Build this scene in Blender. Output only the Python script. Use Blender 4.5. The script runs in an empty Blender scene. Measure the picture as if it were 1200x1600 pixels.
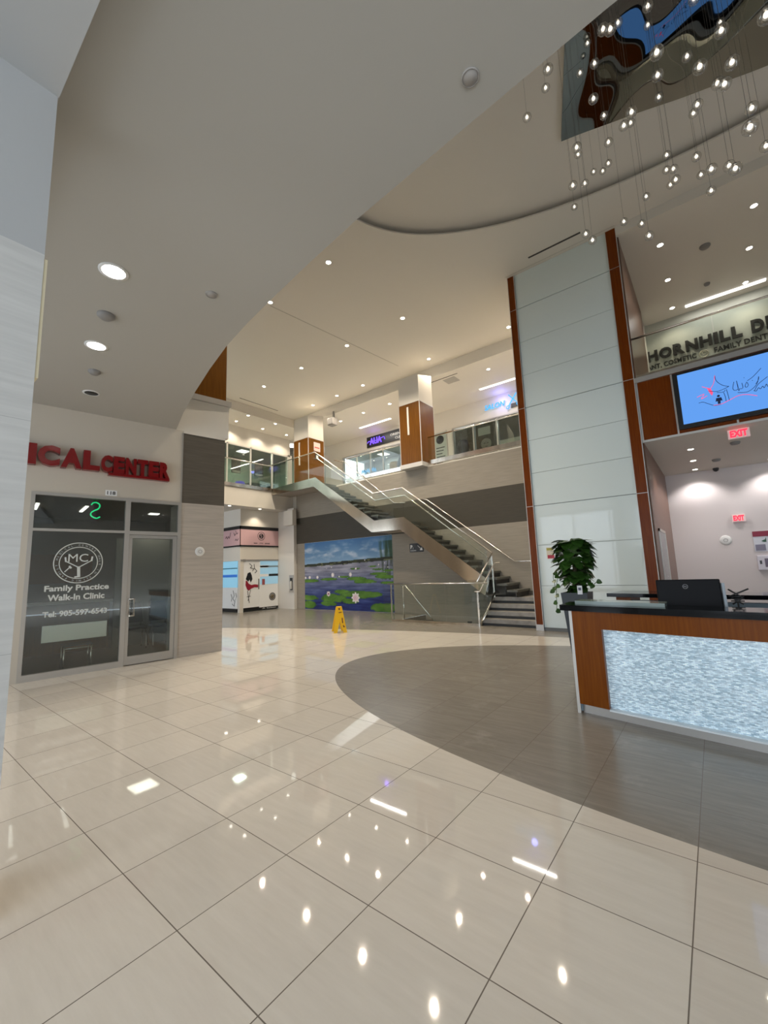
import bpy, bmesh, math, random
from mathutils import Vector, Matrix, noise
random.seed(7)
S = bpy.context.scene
C = S.collection
PI = math.pi

# ------------------------------------------------------------------ camera, world, exposure
EXPO = 0.0
SPOT_ATRIUM, SPOT_LOW, SPOT_SOFFIT = 480.0, 85.0, 45.0
WORLD_STRENGTH = 3.9
S.view_settings.view_transform = 'Standard'
S.view_settings.look = 'None'
S.view_settings.gamma = 1.0
S.view_settings.use_curve_mapping = False
S.view_settings.exposure = EXPO

F_PX, PITCH, ROLL, YAW, CAM_H = 648.654586, .137379390, -.0367057957, -.665998979, 1.547
def _rotm():
    cy, sy = math.cos(YAW), math.sin(YAW)
    Rz = Matrix(((cy, -sy, 0), (sy, cy, 0), (0, 0, 1)))
    B = Matrix(((1, 0, 0), (0, 0, -1), (0, 1, 0)))
    c, s = math.cos(PITCH), math.sin(PITCH)
    Rx = Matrix(((1, 0, 0), (0, c, s), (0, -s, c)))
    c, s = math.cos(ROLL), math.sin(ROLL)
    Rr = Matrix(((c, -s, 0), (s, c, 0), (0, 0, 1)))
    return Rr @ Rx @ B @ Rz
R = _rotm()
cam_d = bpy.data.cameras.new('camera')
cam = bpy.data.objects.new('camera', cam_d)
C.objects.link(cam)
cm = Matrix((R[0], -R[1], -R[2])).transposed().to_4x4()
cm.translation = Vector((0, 0, CAM_H))
cam.matrix_world = cm
cam_d.sensor_fit = 'AUTO'
cam_d.sensor_width = 36
cam_d.lens = F_PX * 36 / 1600
cam_d.clip_start = 0.05
S.camera = cam

world = bpy.data.worlds.new('world')
S.world = world
world.use_nodes = True
bg = world.node_tree.nodes['Background']
bg.inputs[0].default_value = (0.80, 0.89, 1.0, 1)
bg.inputs[1].default_value = WORLD_STRENGTH
S.cycles.max_bounces = 8
S.cycles.diffuse_bounces = 5
S.cycles.glossy_bounces = 4
S.cycles.transparent_max_bounces = 16
S.cycles.sample_clamp_indirect = 6.0
# daylight portal for the glazed entrance behind the camera
pd = bpy.data.lights.new('daylight_portal', 'AREA')
pd.shape = 'RECTANGLE'; pd.size = 15.0; pd.size_y = 4.2
pd.cycles.is_portal = True
po = bpy.data.objects.new('daylight_portal', pd)
po.location = (-0.5, -4.9, 2.2); po.rotation_euler = (PI / 2, 0, 0)
C.objects.link(po)

# ------------------------------------------------------------------ materials
def nt(name):
    m = bpy.data.materials.new(name)
    m.use_nodes = True
    n = m.node_tree
    return m, n, n.nodes['Principled BSDF']
def P(name, col, rough=.5, metal=0., spec=.5, emis=None, es=0., noise_amt=0., noise_scale=8., stretch=(1, 1, 1), bump=0.):
    m, n, b = nt(name)
    b.inputs['Base Color'].default_value = (*col, 1)
    b.inputs['Roughness'].default_value = rough
    b.inputs['Metallic'].default_value = metal
    b.inputs['Specular IOR Level'].default_value = spec
    if emis:
        b.inputs['Emission Color'].default_value = (*emis, 1)
        b.inputs['Emission Strength'].default_value = es
    if noise_amt or bump:
        tc = n.nodes.new('ShaderNodeTexCoord')
        mp = n.nodes.new('ShaderNodeMapping'); mp.inputs['Scale'].default_value = stretch
        no = n.nodes.new('ShaderNodeTexNoise'); no.inputs['Scale'].default_value = noise_scale; no.inputs['Detail'].default_value = 5
        n.links.new(tc.outputs['Object'], mp.inputs[0]); n.links.new(mp.outputs[0], no.inputs['Vector'])
        if noise_amt:
            r = n.nodes.new('ShaderNodeValToRGB')
            r.color_ramp.elements[0].position = .3; r.color_ramp.elements[1].position = .7
            r.color_ramp.elements[0].color = (*[c * (1 - noise_amt) for c in col], 1)
            r.color_ramp.elements[1].color = (*[min(1, c * (1 + noise_amt)) for c in col], 1)
            n.links.new(no.outputs['Fac'], r.inputs[0]); n.links.new(r.outputs[0], b.inputs['Base Color'])
        if bump:
            bp = n.nodes.new('ShaderNodeBump'); bp.inputs['Strength'].default_value = bump
            n.links.new(no.outputs['Fac'], bp.inputs['Height']); n.links.new(bp.outputs[0], b.inputs['Normal'])
    return m
def glass(name, tint=(.85, .92, .89), ior=1.5, boost=1.0, rough=0.0):
    m = bpy.data.materials.new(name); m.use_nodes = True
    n = m.node_tree; n.nodes.clear()
    out = n.nodes.new('ShaderNodeOutputMaterial'); mix = n.nodes.new('ShaderNodeMixShader')
    tr = n.nodes.new('ShaderNodeBsdfTransparent'); tr.inputs[0].default_value = (*tint, 1)
    gl = n.nodes.new('ShaderNodeBsdfGlossy'); gl.inputs['Roughness'].default_value = rough
    fr = n.nodes.new('ShaderNodeLayerWeight'); fr.inputs[0].default_value = .5
    pw = n.nodes.new('ShaderNodeMath'); pw.operation = 'POWER'; pw.inputs[1].default_value = 5.0
    mu = n.nodes.new('ShaderNodeMath'); mu.operation = 'MULTIPLY_ADD'; mu.use_clamp = True; mu.inputs[1].default_value = .7; mu.inputs[2].default_value = .04 * boost
    n.links.new(fr.outputs['Facing'], pw.inputs[0]); n.links.new(pw.outputs[0], mu.inputs[0]); n.links.new(mu.outputs[0], mix.inputs[0])
    n.links.new(tr.outputs[0], mix.inputs[1]); n.links.new(gl.outputs[0], mix.inputs[2]); n.links.new(mix.outputs[0], out.inputs[0])
    return m
def emit(name, col, st, sampled=False):
    m = bpy.data.materials.new(name); m.use_nodes = True
    n = m.node_tree; n.nodes.clear()
    out = n.nodes.new('ShaderNodeOutputMaterial'); e = n.nodes.new('ShaderNodeEmission')
    e.inputs[0].default_value = (*col, 1); e.inputs[1].default_value = st
    n.links.new(e.outputs[0], out.inputs[0])
    if not sampled: m.cycles.emission_sampling = 'NONE'
    return m
def wood(name, a, b, axis='z', rough=.3):
    m, n, bs = nt(name)
    tc = n.nodes.new('ShaderNodeTexCoord'); mp = n.nodes.new('ShaderNodeMapping')
    sc = {'z': (22, 22, .9), 'x': (.9, 22, 22)}[axis]
    mp.inputs['Scale'].default_value = sc
    no = n.nodes.new('ShaderNodeTexNoise'); no.inputs['Scale'].default_value = 2.2; no.inputs['Detail'].default_value = 7; no.inputs['Roughness'].default_value = .62
    r = n.nodes.new('ShaderNodeValToRGB')
    r.color_ramp.elements[0].position = .3; r.color_ramp.elements[0].color = (*a, 1)
    r.color_ramp.elements[1].position = .72; r.color_ramp.elements[1].color = (*b, 1)
    n.links.new(tc.outputs['Object'], mp.inputs[0]); n.links.new(mp.outputs[0], no.inputs['Vector'])
    n.links.new(no.outputs['Fac'], r.inputs[0]); n.links.new(r.outputs[0], bs.inputs['Base Color'])
    bs.inputs['Roughness'].default_value = rough; bs.inputs['Specular IOR Level'].default_value = .15
    return m
def stone(name, col, amt=.1, joint_z=.6, rough=.55):
    """honed limestone wall tile with a horizontal grain"""
    m, n, b = nt(name)
    L = n.links.new
    tc = n.nodes.new('ShaderNodeTexCoord'); mp = n.nodes.new('ShaderNodeMapping'); mp.inputs['Scale'].default_value = (.8, .8, 14)
    no = n.nodes.new('ShaderNodeTexNoise'); no.inputs['Scale'].default_value = 2.5; no.inputs['Detail'].default_value = 7
    L(tc.outputs['Object'], mp.inputs[0]); L(mp.outputs[0], no.inputs['Vector'])
    r = n.nodes.new('ShaderNodeValToRGB')
    r.color_ramp.elements[0].position = .3; r.color_ramp.elements[0].color = (*[c * (1 - amt) for c in col], 1)
    r.color_ramp.elements[1].position = .7; r.color_ramp.elements[1].color = (*[c * (1 + amt) for c in col], 1)
    L(no.outputs['Fac'], r.inputs[0])
    sp = n.nodes.new('ShaderNodeSeparateXYZ'); L(tc.outputs['Object'], sp.inputs[0])
    md = n.nodes.new('ShaderNodeMath'); md.operation = 'PINGPONG'; md.inputs[1].default_value = joint_z / 2
    L(sp.outputs['Z'], md.inputs[0])
    lt = n.nodes.new('ShaderNodeMath'); lt.operation = 'LESS_THAN'; lt.inputs[1].default_value = .0015
    L(md.outputs[0], lt.inputs[0])
    mx = n.nodes.new('ShaderNodeMixRGB'); mx.inputs[2].default_value = (*[c * .72 for c in col], 1)
    L(lt.outputs[0], mx.inputs[0]); L(r.outputs[0], mx.inputs[1]); L(mx.outputs[0], b.inputs['Base Color'])
    b.inputs['Roughness'].default_value = rough
    return m

TILE, GX0, GY0 = .6, -2.648694, .4174188
def floor_material():
    m, n, b = nt('polished_floor_tile')
    L = n.links.new
    def mt(op, a, bb=None, c=None):
        x = n.nodes.new('ShaderNodeMath'); x.operation = op
        for i, v in enumerate((a, bb, c)):
            if v is None: continue
            if isinstance(v, (int, float)): x.inputs[i].default_value = v
            else: L(v, x.inputs[i])
        return x.outputs[0]
    tc = n.nodes.new('ShaderNodeTexCoord'); sp = n.nodes.new('ShaderNodeSeparateXYZ')
    L(tc.outputs['Object'], sp.inputs[0]); X, Y = sp.outputs['X'], sp.outputs['Y']
    u = mt('DIVIDE', mt('SUBTRACT', X, GX0), TILE); v = mt('DIVIDE', mt('SUBTRACT', Y, GY0), TILE)
    du = mt('PINGPONG', u, .5); dv = mt('PINGPONG', v, .5)
    joint = mt('LESS_THAN', mt('MINIMUM', du, dv), .0042)
    cell = n.nodes.new('ShaderNodeCombineXYZ'); L(mt('FLOOR', u), cell.inputs[0]); L(mt('FLOOR', v), cell.inputs[1])
    wn = n.nodes.new('ShaderNodeTexWhiteNoise'); wn.noise_dimensions = '2D'; L(cell.outputs[0], wn.inputs['Vector'])
    # dark inlays: the oval in front of the desk, and the band by the stairs
    ex = mt('DIVIDE', mt('SUBTRACT', X, 1.0), 6.15)
    yy = mt('SUBTRACT', Y, 5.7)
    up = mt('GREATER_THAN', yy, 0.0)
    ry = mt('ADD', mt('MULTIPLY', up, .45), 2.8)
    ey = mt('DIVIDE', yy, ry)
    oval = mt('LESS_THAN', mt('ADD', mt('MULTIPLY', ex, ex), mt('MULTIPLY', ey, ey)), 1.0)
    x1 = mt('SUBTRACT', X, 1.0)
    yb = mt('SUBTRACT', 9.55, mt('MULTIPLY', mt('MULTIPLY', x1, x1), .0162))
    band = mt('GREATER_THAN', Y, yb)
    dark = mt('MAXIMUM', oval, band)
    mp = n.nodes.new('ShaderNodeMapping'); mp.inputs['Scale'].default_value = (1.2, 9, 1); mp.inputs['Rotation'].default_value = (0, 0, .12)
    L(tc.outputs['Object'], mp.inputs[0])
    off = n.nodes.new('ShaderNodeVectorMath'); off.operation = 'MULTIPLY_ADD'; off.inputs[1].default_value = (40, 40, 40)
    L(wn.outputs['Color'], off.inputs[0]); L(mp.outputs[0], off.inputs[2])
    no = n.nodes.new('ShaderNodeTexNoise'); no.inputs['Scale'].default_value = 2.6; no.inputs['Detail'].default_value = 8; no.inputs['Roughness'].default_value = .65
    L(off.outputs[0], no.inputs['Vector'])
    def ramp(a, c):
        r = n.nodes.new('ShaderNodeValToRGB')
        r.color_ramp.elements[0].position = .32; r.color_ramp.elements[0].color = (*a, 1)
        r.color_ramp.elements[1].position = .7; r.color_ramp.elements[1].color = (*c, 1)
        L(no.outputs['Fac'], r.inputs[0]); return r.outputs[0]
    light = ramp((.625, .58, .51), (.675, .63, .56)); dk = ramp((.205, .186, .158), (.262, .240, .205))
    # pale scuffs in the dark stone
    n2 = n.nodes.new('ShaderNodeTexNoise'); n2.inputs['Scale'].default_value = 2.3; n2.inputs['Detail'].default_value = 6; n2.inputs['Roughness'].default_value = .7
    L(tc.outputs['Object'], n2.inputs['Vector'])
    sc = n.nodes.new('ShaderNodeValToRGB'); sc.color_ramp.elements[0].position = .57; sc.color_ramp.elements[0].color = (0, 0, 0, 1); sc.color_ramp.elements[1].position = .74; sc.color_ramp.elements[1].color = (.5, .5, .5, 1)
    L(n2.outputs['Fac'], sc.inputs[0])
    ds = n.nodes.new('ShaderNodeMixRGB'); ds.inputs[2].default_value = (.36, .335, .30, 1); L(sc.outputs[0], ds.inputs[0]); L(dk, ds.inputs[1])
    mx = n.nodes.new('ShaderNodeMixRGB'); L(dark, mx.inputs[0]); L(light, mx.inputs[1]); L(ds.outputs[0], mx.inputs[2])
    hs = n.nodes.new('ShaderNodeHueSaturation'); L(mx.outputs[0], hs.inputs['Color']); L(mt('ADD', mt('MULTIPLY', wn.outputs['Value'], .08), .96), hs.inputs['Value'])
    jc = n.nodes.new('ShaderNodeMixRGB'); jc.inputs[2].default_value = (.17, .145, .12, 1); L(joint, jc.inputs[0]); L(hs.outputs[0], jc.inputs[1])
    L(jc.outputs[0], b.inputs['Base Color'])
    b.inputs['Roughness'].default_value = .11
    L(mt('ADD', mt('MULTIPLY', dark, .18), .035), b.inputs['Roughness'])
    b.inputs['Specular IOR Level'].default_value = .36
    return m
def mosaic_material():
    m, n, b = nt('backlit_glass_mosaic')
    L = n.links.new
    tc = n.nodes.new('ShaderNodeTexCoord'); mp = n.nodes.new('ShaderNodeMapping')
    mp.inputs['Rotation'].default_value = (PI / 2, 0, 0)
    L(tc.outputs['Object'], mp.inputs[0])
    br = n.nodes.new('ShaderNodeTexBrick'); br.inputs['Scale'].default_value = 13
    br.inputs['Brick Width'].default_value = .42; br.inputs['Row Height'].default_value = .13; br.inputs['Mortar Size'].default_value = .012
    br.inputs['Color1'].default_value = (.26, .38, .46, 1); br.inputs['Color2'].default_value = (.68, .80, .86, 1); br.inputs['Mortar'].default_value = (.36, .46, .52, 1)
    L(mp.outputs[0], br.inputs['Vector'])
    no = n.nodes.new('ShaderNodeTexNoise'); no.inputs['Scale'].default_value = 30; no.inputs['Detail'].default_value = 3
    mp2 = n.nodes.new('ShaderNodeMapping'); mp2.inputs['Scale'].default_value = (1, 1, 2.5); L(tc.outputs['Object'], mp2.inputs[0]); L(mp2.outputs[0], no.inputs['Vector'])
    r = n.nodes.new('ShaderNodeValToRGB'); r.color_ramp.elements[0].position = .35; r.color_ramp.elements[0].color = (.82, .84, .86, 1)
    r.color_ramp.elements[1].position = .78; r.color_ramp.elements[1].color = (1.35, 1.35, 1.35, 1)
    L(no.outputs['Fac'], r.inputs[0])
    mu = n.nodes.new('ShaderNodeMixRGB'); mu.blend_type = 'MULTIPLY'; mu.inputs[0].default_value = 1
    L(br.outputs['Color'], mu.inputs[1]); L(r.outputs[0], mu.inputs[2])
    L(mu.outputs[0], b.inputs['Base Color']); L(mu.outputs[0], b.inputs['Emission Color'])
    b.inputs['Emission Strength'].default_value = .30; b.inputs['Roughness'].default_value = .15
    return m
def vcol_material(name, rough=.6):
    m, n, b = nt(name)
    a = n.nodes.new('ShaderNodeVertexColor'); a.layer_name = 'paint'
    n.links.new(a.outputs[0], b.inputs['Base Color']); b.inputs['Roughness'].default_value = rough
    return m

PAINT = P('warm_white_paint', (.70, .665, .60), .6)
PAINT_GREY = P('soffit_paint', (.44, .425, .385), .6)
PAINT_COOL = P('cool_white_paint', (.50, .51, .51), .6)
PAINT_PINK = P('corridor_paint', (.66, .61, .60), .6)
STONE = stone('beige_stone_tile', (.40, .36, .31))
STONE_DK = stone('dark_stone_tile', (.105, .090, .070), .15)
STONE_W = stone('stair_wall_stone', (.275, .245, .20))
STONE_WD = stone('stair_wall_dark_stone', (.043, .036, .023), .15)
STONE_COL = stone('near_column_stone', (.66, .655, .63), .07, 1.2)
WHITE_GLASS = P('back_painted_white_glass', (.70, .78, .765), .04, spec=.45)
WOOD = wood('cherry_wood_veneer', (.125, .022, .0015), (.20, .048, .004))
WOODC = wood('honey_wood_veneer', (.115, .042, .004), (.185, .072, .008))
WOODH = wood('desk_wood_veneer', (.145, .034, .0015), (.22, .062, .004))
WOODD = wood('corridor_wood_veneer', (.13, .065, .04), (.23, .125, .085))
STEEL = P('brushed_stainless_steel', (.62, .58, .52), .22, 1, noise_amt=.25, noise_scale=3, stretch=(1.2, 1.2, .4))
STEEL_B = P('rolled_stainless_plate', (.62, .57, .50), .13, 1, noise_amt=.10, noise_scale=2, stretch=(1.5, 1.5, .3), bump=.10)
CHROME = P('polished_steel_tube', (.78, .76, .72), .16, 1)
ALU = P('satin_aluminium', (.50, .48, .45), .42, .7)
TRIMW = P('pale_metal_trim', (.62, .60, .56), .4, .3)
BLACK = P('black_satin', (.012, .012, .013), .35)
BLACKG = P('black_granite', (.004, .005, .006), .08, spec=.2)
BLACKM = P('black_metal', (.02, .02, .02), .45)
DARKGLASS = P('dark_void', (.02, .02, .02), .5)
GREYL = P('grey_laminate', (.15, .20, .23), .4)
PLANTER_M = P('slate_grey_planter', (.055, .065, .075), .5)
WHITEP = P('white_plastic', (.75, .75, .73), .45)
WHITEV = P('white_vinyl', (.85, .86, .86), .5)
GREYP = P('grey_plastic', (.25, .24, .23), .5)
RED = P('red_acrylic', (.20, .003, .005), .18)
YELLOW = P('yellow_plastic', (.85, .50, .012), .35)
GLASS = glass('clear_green_glass', (.925, .96, .94))
GLASS_SHOP = glass('shop_glass', (.80, .83, .80), 1.5, 2.0)
GLASS_FROST = P('frosted_lettering_film', (.62, .64, .60), .7)
PINK = P('pink_vinyl', (.62, .40, .42), .5)
GREEN_LEAF = P('glossy_green_leaf', (.030, .085, .012), .35, noise_amt=.5, noise_scale=9)
STEMM = P('brown_moss_stem', (.06, .05, .02), .8)
FLOOR = floor_material()
LAMP = emit('lamp_lens', (1, .93, .80), 22)
LAMP_W = emit('lamp_lens_cool', (1, .95, .88), 14)
TUBE_L = emit('linear_lamp', (1, .97, .92), 3.0)
NEON_G = emit('green_neon', (.02, .9, .30), 1.3)
NEON_P = emit('pink_neon', (1, .40, .45), 1.6)
NEON_PU = emit('purple_neon', (.20, .10, 1), 1.6)
NEON_B = emit('blue_neon', (.10, .50, 1), 1.25)
EXITM = emit('exit_sign_red', (1, .03, .06), 2.2)
EXITW = P('exit_sign_housing', (.72, .68, .66), .4, emis=(1, .35, .35), es=.15)
SCREEN = emit('blue_screen', (.13, .36, .90), 1.0, True)

# ------------------------------------------------------------------ mesh helpers
class MB:
    def __init__(s, T=None):
        s.bm = bmesh.new(); s.T = T
    def _tag(s, fs, mi):
        for f in fs: f.material_index = mi
    def box(s, x0, x1, y0, y1, z0, z1, mi=0, bevel=0.):
        x0, x1 = sorted((x0, x1)); y0, y1 = sorted((y0, y1)); z0, z1 = sorted((z0, z1))
        r = bmesh.ops.create_cube(s.bm, size=1)
        vs = r['verts']
        for v in vs:
            v.co = Vector((x0 + (v.co.x + .5) * (x1 - x0), y0 + (v.co.y + .5) * (y1 - y0), z0 + (v.co.z + .5) * (z1 - z0)))
        fs = list({f for v in vs for f in v.link_faces})
        s._tag(fs, mi)
        if bevel:
            es = list({e for v in vs for e in v.link_edges})
            bmesh.ops.bevel(s.bm, geom=es, offset=bevel, segments=2, affect='EDGES', profile=.5)
        return s
    def poly(s, pts, mi=0):
        f = s.bm.faces.new([s.bm.verts.new(p) for p in pts]); f.material_index = mi; return s
    def prism(s, pts, d, mi=0):
        """extrude planar polygon pts (3D) by vector d"""
        d = Vector(d)
        a = [s.bm.verts.new(p) for p in pts]; b = [s.bm.verts.new(Vector(p) + d) for p in pts]
        fs = [s.bm.faces.new(a), s.bm.faces.new(list(reversed(b)))]
        n = len(pts)
        for i in range(n): fs.append(s.bm.faces.new((a[i], b[i], b[(i + 1) % n], a[(i + 1) % n])))
        s._tag(fs, mi); return s
    def tube(s, pts, r, seg=10, mi=0, caps=True, r2=None):
        pts = [Vector(p) for p in pts]
        rings = []
        for i, p in enumerate(pts):
            if i == 0: t = pts[1] - p
            elif i == len(pts) - 1: t = p - pts[-2]
            else: t = (pts[i + 1] - p).normalized() + (p - pts[i - 1]).normalized()
            t.normalize()
            up = Vector((0, 0, 1)) if abs(t.z) < .9 else Vector((1, 0, 0))
            a = t.cross(up).normalized(); b = a.cross(t).normalized()
            k = 1.0
            if 0 < i < len(pts) - 1:
                c = (pts[i + 1] - p).normalized().dot(t); k = 1 / max(c, .5)
            rr = r if r2 is None else r + (r2 - r) * i / (len(pts) - 1)
            # keep mitre thickness only in the bend plane: approximate by uniform radius
            rings.append([s.bm.verts.new(p + (a * math.cos(2 * PI * j / seg) + b * math.sin(2 * PI * j / seg)) * rr * (1 + (k - 1) * .5)) for j in range(seg)])
        for q in range(len(rings) - 1):
            for j in range(seg):
                f = s.bm.faces.new((rings[q][j], rings[q][(j + 1) % seg], rings[q + 1][(j + 1) % seg], rings[q + 1][j])); f.material_index = mi; f.smooth = True
        if caps:
            for rg in (rings[0], rings[-1]):
                f = s.bm.faces.new(rg); f.material_index = mi
        return s
    def lathe(s, prof, c=(0, 0, 0), axis=(0, 0, 1), seg=24, mi=0):
        axis = Vector(axis).normalized(); up = Vector((0, 0, 1)) if abs(axis.z) < .9 else Vector((1, 0, 0))
        a = axis.cross(up).normalized(); b = axis.cross(a).normalized(); c = Vector(c)
        rings = []
        for r, h in prof:
            if r < 1e-6: rings.append([s.bm.verts.new(c + axis * h)])
            else: rings.append([s.bm.verts.new(c + axis * h + (a * math.cos(2 * PI * j / seg) + b * math.sin(2 * PI * j / seg)) * r) for j in range(seg)])
        for q in range(len(rings) - 1):
            A, B = rings[q], rings[q + 1]
            for j in range(seg):
                k = (j + 1) % seg
                if len(A) == 1 and len(B) == 1: continue
                if len(A) == 1: f = s.bm.faces.new((A[0], B[j], B[k]))
                elif len(B) == 1: f = s.bm.faces.new((A[j], A[k], B[0]))
                else: f = s.bm.faces.new((A[j], A[k], B[k], B[j]))
                f.material_index = mi; f.smooth = True
        return s
    def disc(s, c, r, h, axis=(0, 0, 1), seg=24, mi=0):
        return s.lathe([(0, 0), (r, 0), (r, h), (0, h)], c, axis, seg, mi)
    def ring(s, c, r0, r1, h, axis=(0, 0, 1), seg=32, mi=0):
        return s.lathe([(r0, 0), (r1, 0), (r1, h), (r0, h), (r0, 0)], c, axis, seg, mi)
    def sphere(s, c, r, seg=12, mi=0, sz=1.):
        m = Matrix.Translation(Vector(c)) @ Matrix.Diagonal((1, 1, sz, 1))
        q = bmesh.ops.create_uvsphere(s.bm, u_segments=seg, v_segments=max(6, seg * 2 // 3), radius=r, matrix=m)
        for v in q['verts']:
            for f in v.link_faces: f.smooth = True; f.material_index = mi
        return s
    def build(s, name, mat, parent=None, flat=False):
        bm = s.bm
        if s.T is not None: bm.transform(s.T)
        bmesh.ops.recalc_face_normals(bm, faces=bm.faces)
        loc = WL.get(parent.name, Vector((0, 0, 0))) if parent else Vector((0, 0, 0))
        org = loc.copy()
        if not parent:
            xs = [v.co for v in bm.verts]
            org = Vector(((min(v.x for v in xs) + max(v.x for v in xs)) / 2, (min(v.y for v in xs) + max(v.y for v in xs)) / 2, min(v.z for v in xs)))
            if name.split('.')[0] in ('floor', 'ceiling') or name.startswith('wall'): org = Vector((0, 0, 0))
        bm.transform(Matrix.Translation(-org))
        me = bpy.data.meshes.new(name); bm.to_mesh(me); bm.free()
        for m in (mat if isinstance(mat, (list, tuple)) else [mat]): me.materials.append(m)
        o = bpy.data.objects.new(name, me); C.objects.link(o)
        if parent: o.parent = parent; WL[o.name] = org.copy()
        else: o.location = org; WL[o.name] = org.copy()
        return o
WL = {}
def tag(o, label=None, cat=None, group=None, kind=None):
    if label: o['label'] = label
    if cat: o['category'] = cat
    if group: o['group'] = group
    if kind: o['kind'] = kind
    return o
def thing(name, label, cat, loc, group=None):
    o = bpy.data.objects.new(name, None); C.objects.link(o)
    o.empty_display_size = .1; o.location = loc; WL[o.name] = Vector(loc)
    return tag(o, label, cat, group)
def struct(name, mb, mat): return tag(mb.build(name, mat), kind='structure')
def child_under(o): return o
def text(body, org, xd, yd, w=None, h=None, size=1., mat=None, name='lettering', parent=None, ext=.01, bold=0., align='LEFT', shear=0.):
    """letters as a mesh; org = lower-left of the text box, xd/yd = unit directions; w/h = exact box"""
    cu = bpy.data.curves.new('t', 'FONT'); cu.body = body; cu.size = 1.0; cu.extrude = .5; cu.offset = bold; cu.shear = shear
    cu.resolution_u = 3
    o = bpy.data.objects.new('t', cu); C.objects.link(o)
    bpy.context.view_layer.update()
    dg = bpy.context.evaluated_depsgraph_get()
    me = bpy.data.meshes.new_from_object(o.evaluated_get(dg))
    bpy.data.objects.remove(o); bpy.data.curves.remove(cu)
    mb = MB(); mb.bm.from_mesh(me); bpy.data.meshes.remove(me)
    co = [v.co for v in mb.bm.verts]
    if not co: return None
    x0, x1 = min(c.x for c in co), max(c.x for c in co); y0, y1 = min(c.y for c in co), max(c.y for c in co)
    sx = (w / (x1 - x0)) if w else None; sy = (h / (y1 - y0)) if h else None
    if sx is None and sy is None: sx = sy = size
    sx = sx or sy; sy = sy or sx
    xd, yd = Vector(xd).normalized(), Vector(yd).normalized(); zd = xd.cross(yd)
    org = Vector(org)
    for v in mb.bm.verts:
        v.co = org + xd * ((v.co.x - x0) * sx) + yd * ((v.co.y - y0) * sy) + zd * ((v.co.z + .5) * ext)
    return mb.build(name, mat, parent)
def strokes(parent, name, pls, r, mat, off=0., f=None):
    mb = MB()
    for pl in pls: mb.tube([f(*p) for p in pl], r, 6)
    return mb.build(name, mat, parent)
def smooth_pl(pts, n=6):
    """Catmull-Rom through points"""
    pts = [Vector(p) for p in pts]; P_ = [pts[0]] + pts + [pts[-1]]; out = []
    for i in range(1, len(P_) - 2):
        for k in range(n):
            t = k / n; a, b, c, d = P_[i - 1], P_[i], P_[i + 1], P_[i + 2]
            out.append(.5 * ((2 * b) + (c - a) * t + (2 * a - 5 * b + 4 * c - d) * t * t + (3 * b - a - 3 * c + d) * t ** 3))
    out.append(pts[-1]); return out
ORD = ['first', 'second', 'third', 'fourth', 'fifth', 'sixth', 'seventh', 'eighth']

# ------------------------------------------------------------------ key dimensions
Z2, ZC, ZL, ZS = 5.10, 9.05, 8.64, 4.55       # second floor, atrium ceiling, perimeter ceiling, slab soffit above camera
YW = 12.0                                     # stair wall
A9 = math.radians(9)
TS = Matrix(((math.sin(A9), math.cos(A9), 0, -8.3), (math.cos(A9), -math.sin(A9), 0, 4.3), (0, 0, 1, 0), (0, 0, 0, 1)))  # clinic wall frame: (along, outwards, up)
UD, ND = Vector((math.sin(A9), math.cos(A9), 0)), Vector((math.cos(A9), -math.sin(A9), 0))
def sf(u, n, z): return TS @ Vector((u, n, z))

# ------------------------------------------------------------------ floor (with the opening of the stairs down)
HX0, HX1, HY0, HY1 = -7.8, -5.1, 10.28, YW
fl = MB()
def rect(x0, x1, y0, y1, z=0): fl.poly([(x0, y0, z), (x1, y0, z), (x1, y1, z), (x0, y1, z)])
rect(-24, HX0, -6, 18); rect(HX1, 8, -6, 18); rect(HX0, HX1, -6, HY0); rect(HX0, HX1, HY1, 18)
struct('floor', fl, FLOOR)
sh = MB()
sh.poly([(HX0, HY1 + .001, .0), (HX1, HY1 + .001, .0), (HX1, HY1 + .001, -3), (HX0, HY1 + .001, -3)])
sh.poly([(HX0, HY0, -.001), (HX1, HY0, -.001), (HX1, HY0, -3), (HX0, HY0, -3)])
sh.poly([(HX1, HY0, -.001), (HX1, HY1, -.001), (HX1, HY1, -3), (HX1, HY0, -3)])
sh.poly([(HX0, HY0, -3), (HX1, HY0, -3), (HX1, HY1, -3), (HX0, HY1, -3)])
sh.poly([(HX0, HY0, -.001), (HX0, HY1, -.001), (HX0, HY1, -3), (HX0, HY0, -3)])
struct('wall_stairwell', sh, STONE)
dst = thing('basement_stairs', 'grey stone steps going down behind the low glass guard', 'stairs', (HX0, 11.1, -1.5))
for k in range(8):
    MB().box(HX0 + .02 + .3 * k, HX0 + .32 + .3 * k, HY0 + .02, HY1 - .01, -.17 * (k + 1) - .16, -.17 * (k + 1)).build('tread', STONE_DK, dst)

# ------------------------------------------------------------------ ceilings
ce = MB()
ECX, ECY, EA, EB = 1.0, 5.6, 6.3, 3.4
N = 96
CX0, CX1, CY0, CY1 = -15.6, 9.0, -6.0, 12.9
def ell(k, z, a=EA, b=EB): t = 2 * PI * k / N; return Vector((ECX + a * math.cos(t), ECY + b * math.sin(t), z))
def tor(k):
    t = 2 * PI * k / N; dx, dy = EA * math.cos(t), EB * math.sin(t)
    s = min((((CX1 - ECX) if dx > 0 else (CX0 - ECX)) / dx) if abs(dx) > 1e-6 else 1e9, (((CY1 - ECY) if dy > 0 else (CY0 - ECY)) / dy) if abs(dy) > 1e-6 else 1e9)
    return Vector((ECX + dx * s, ECY + dy * s, ZC))
inn = [ce.bm.verts.new(ell(k, ZC)) for k in range(N)]
outv = [ce.bm.verts.new(tor(k)) for k in range(N)]
corners = [Vector((x, y, ZC)) for x in (CX0, CX1) for y in (CY0, CY1)]
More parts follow.
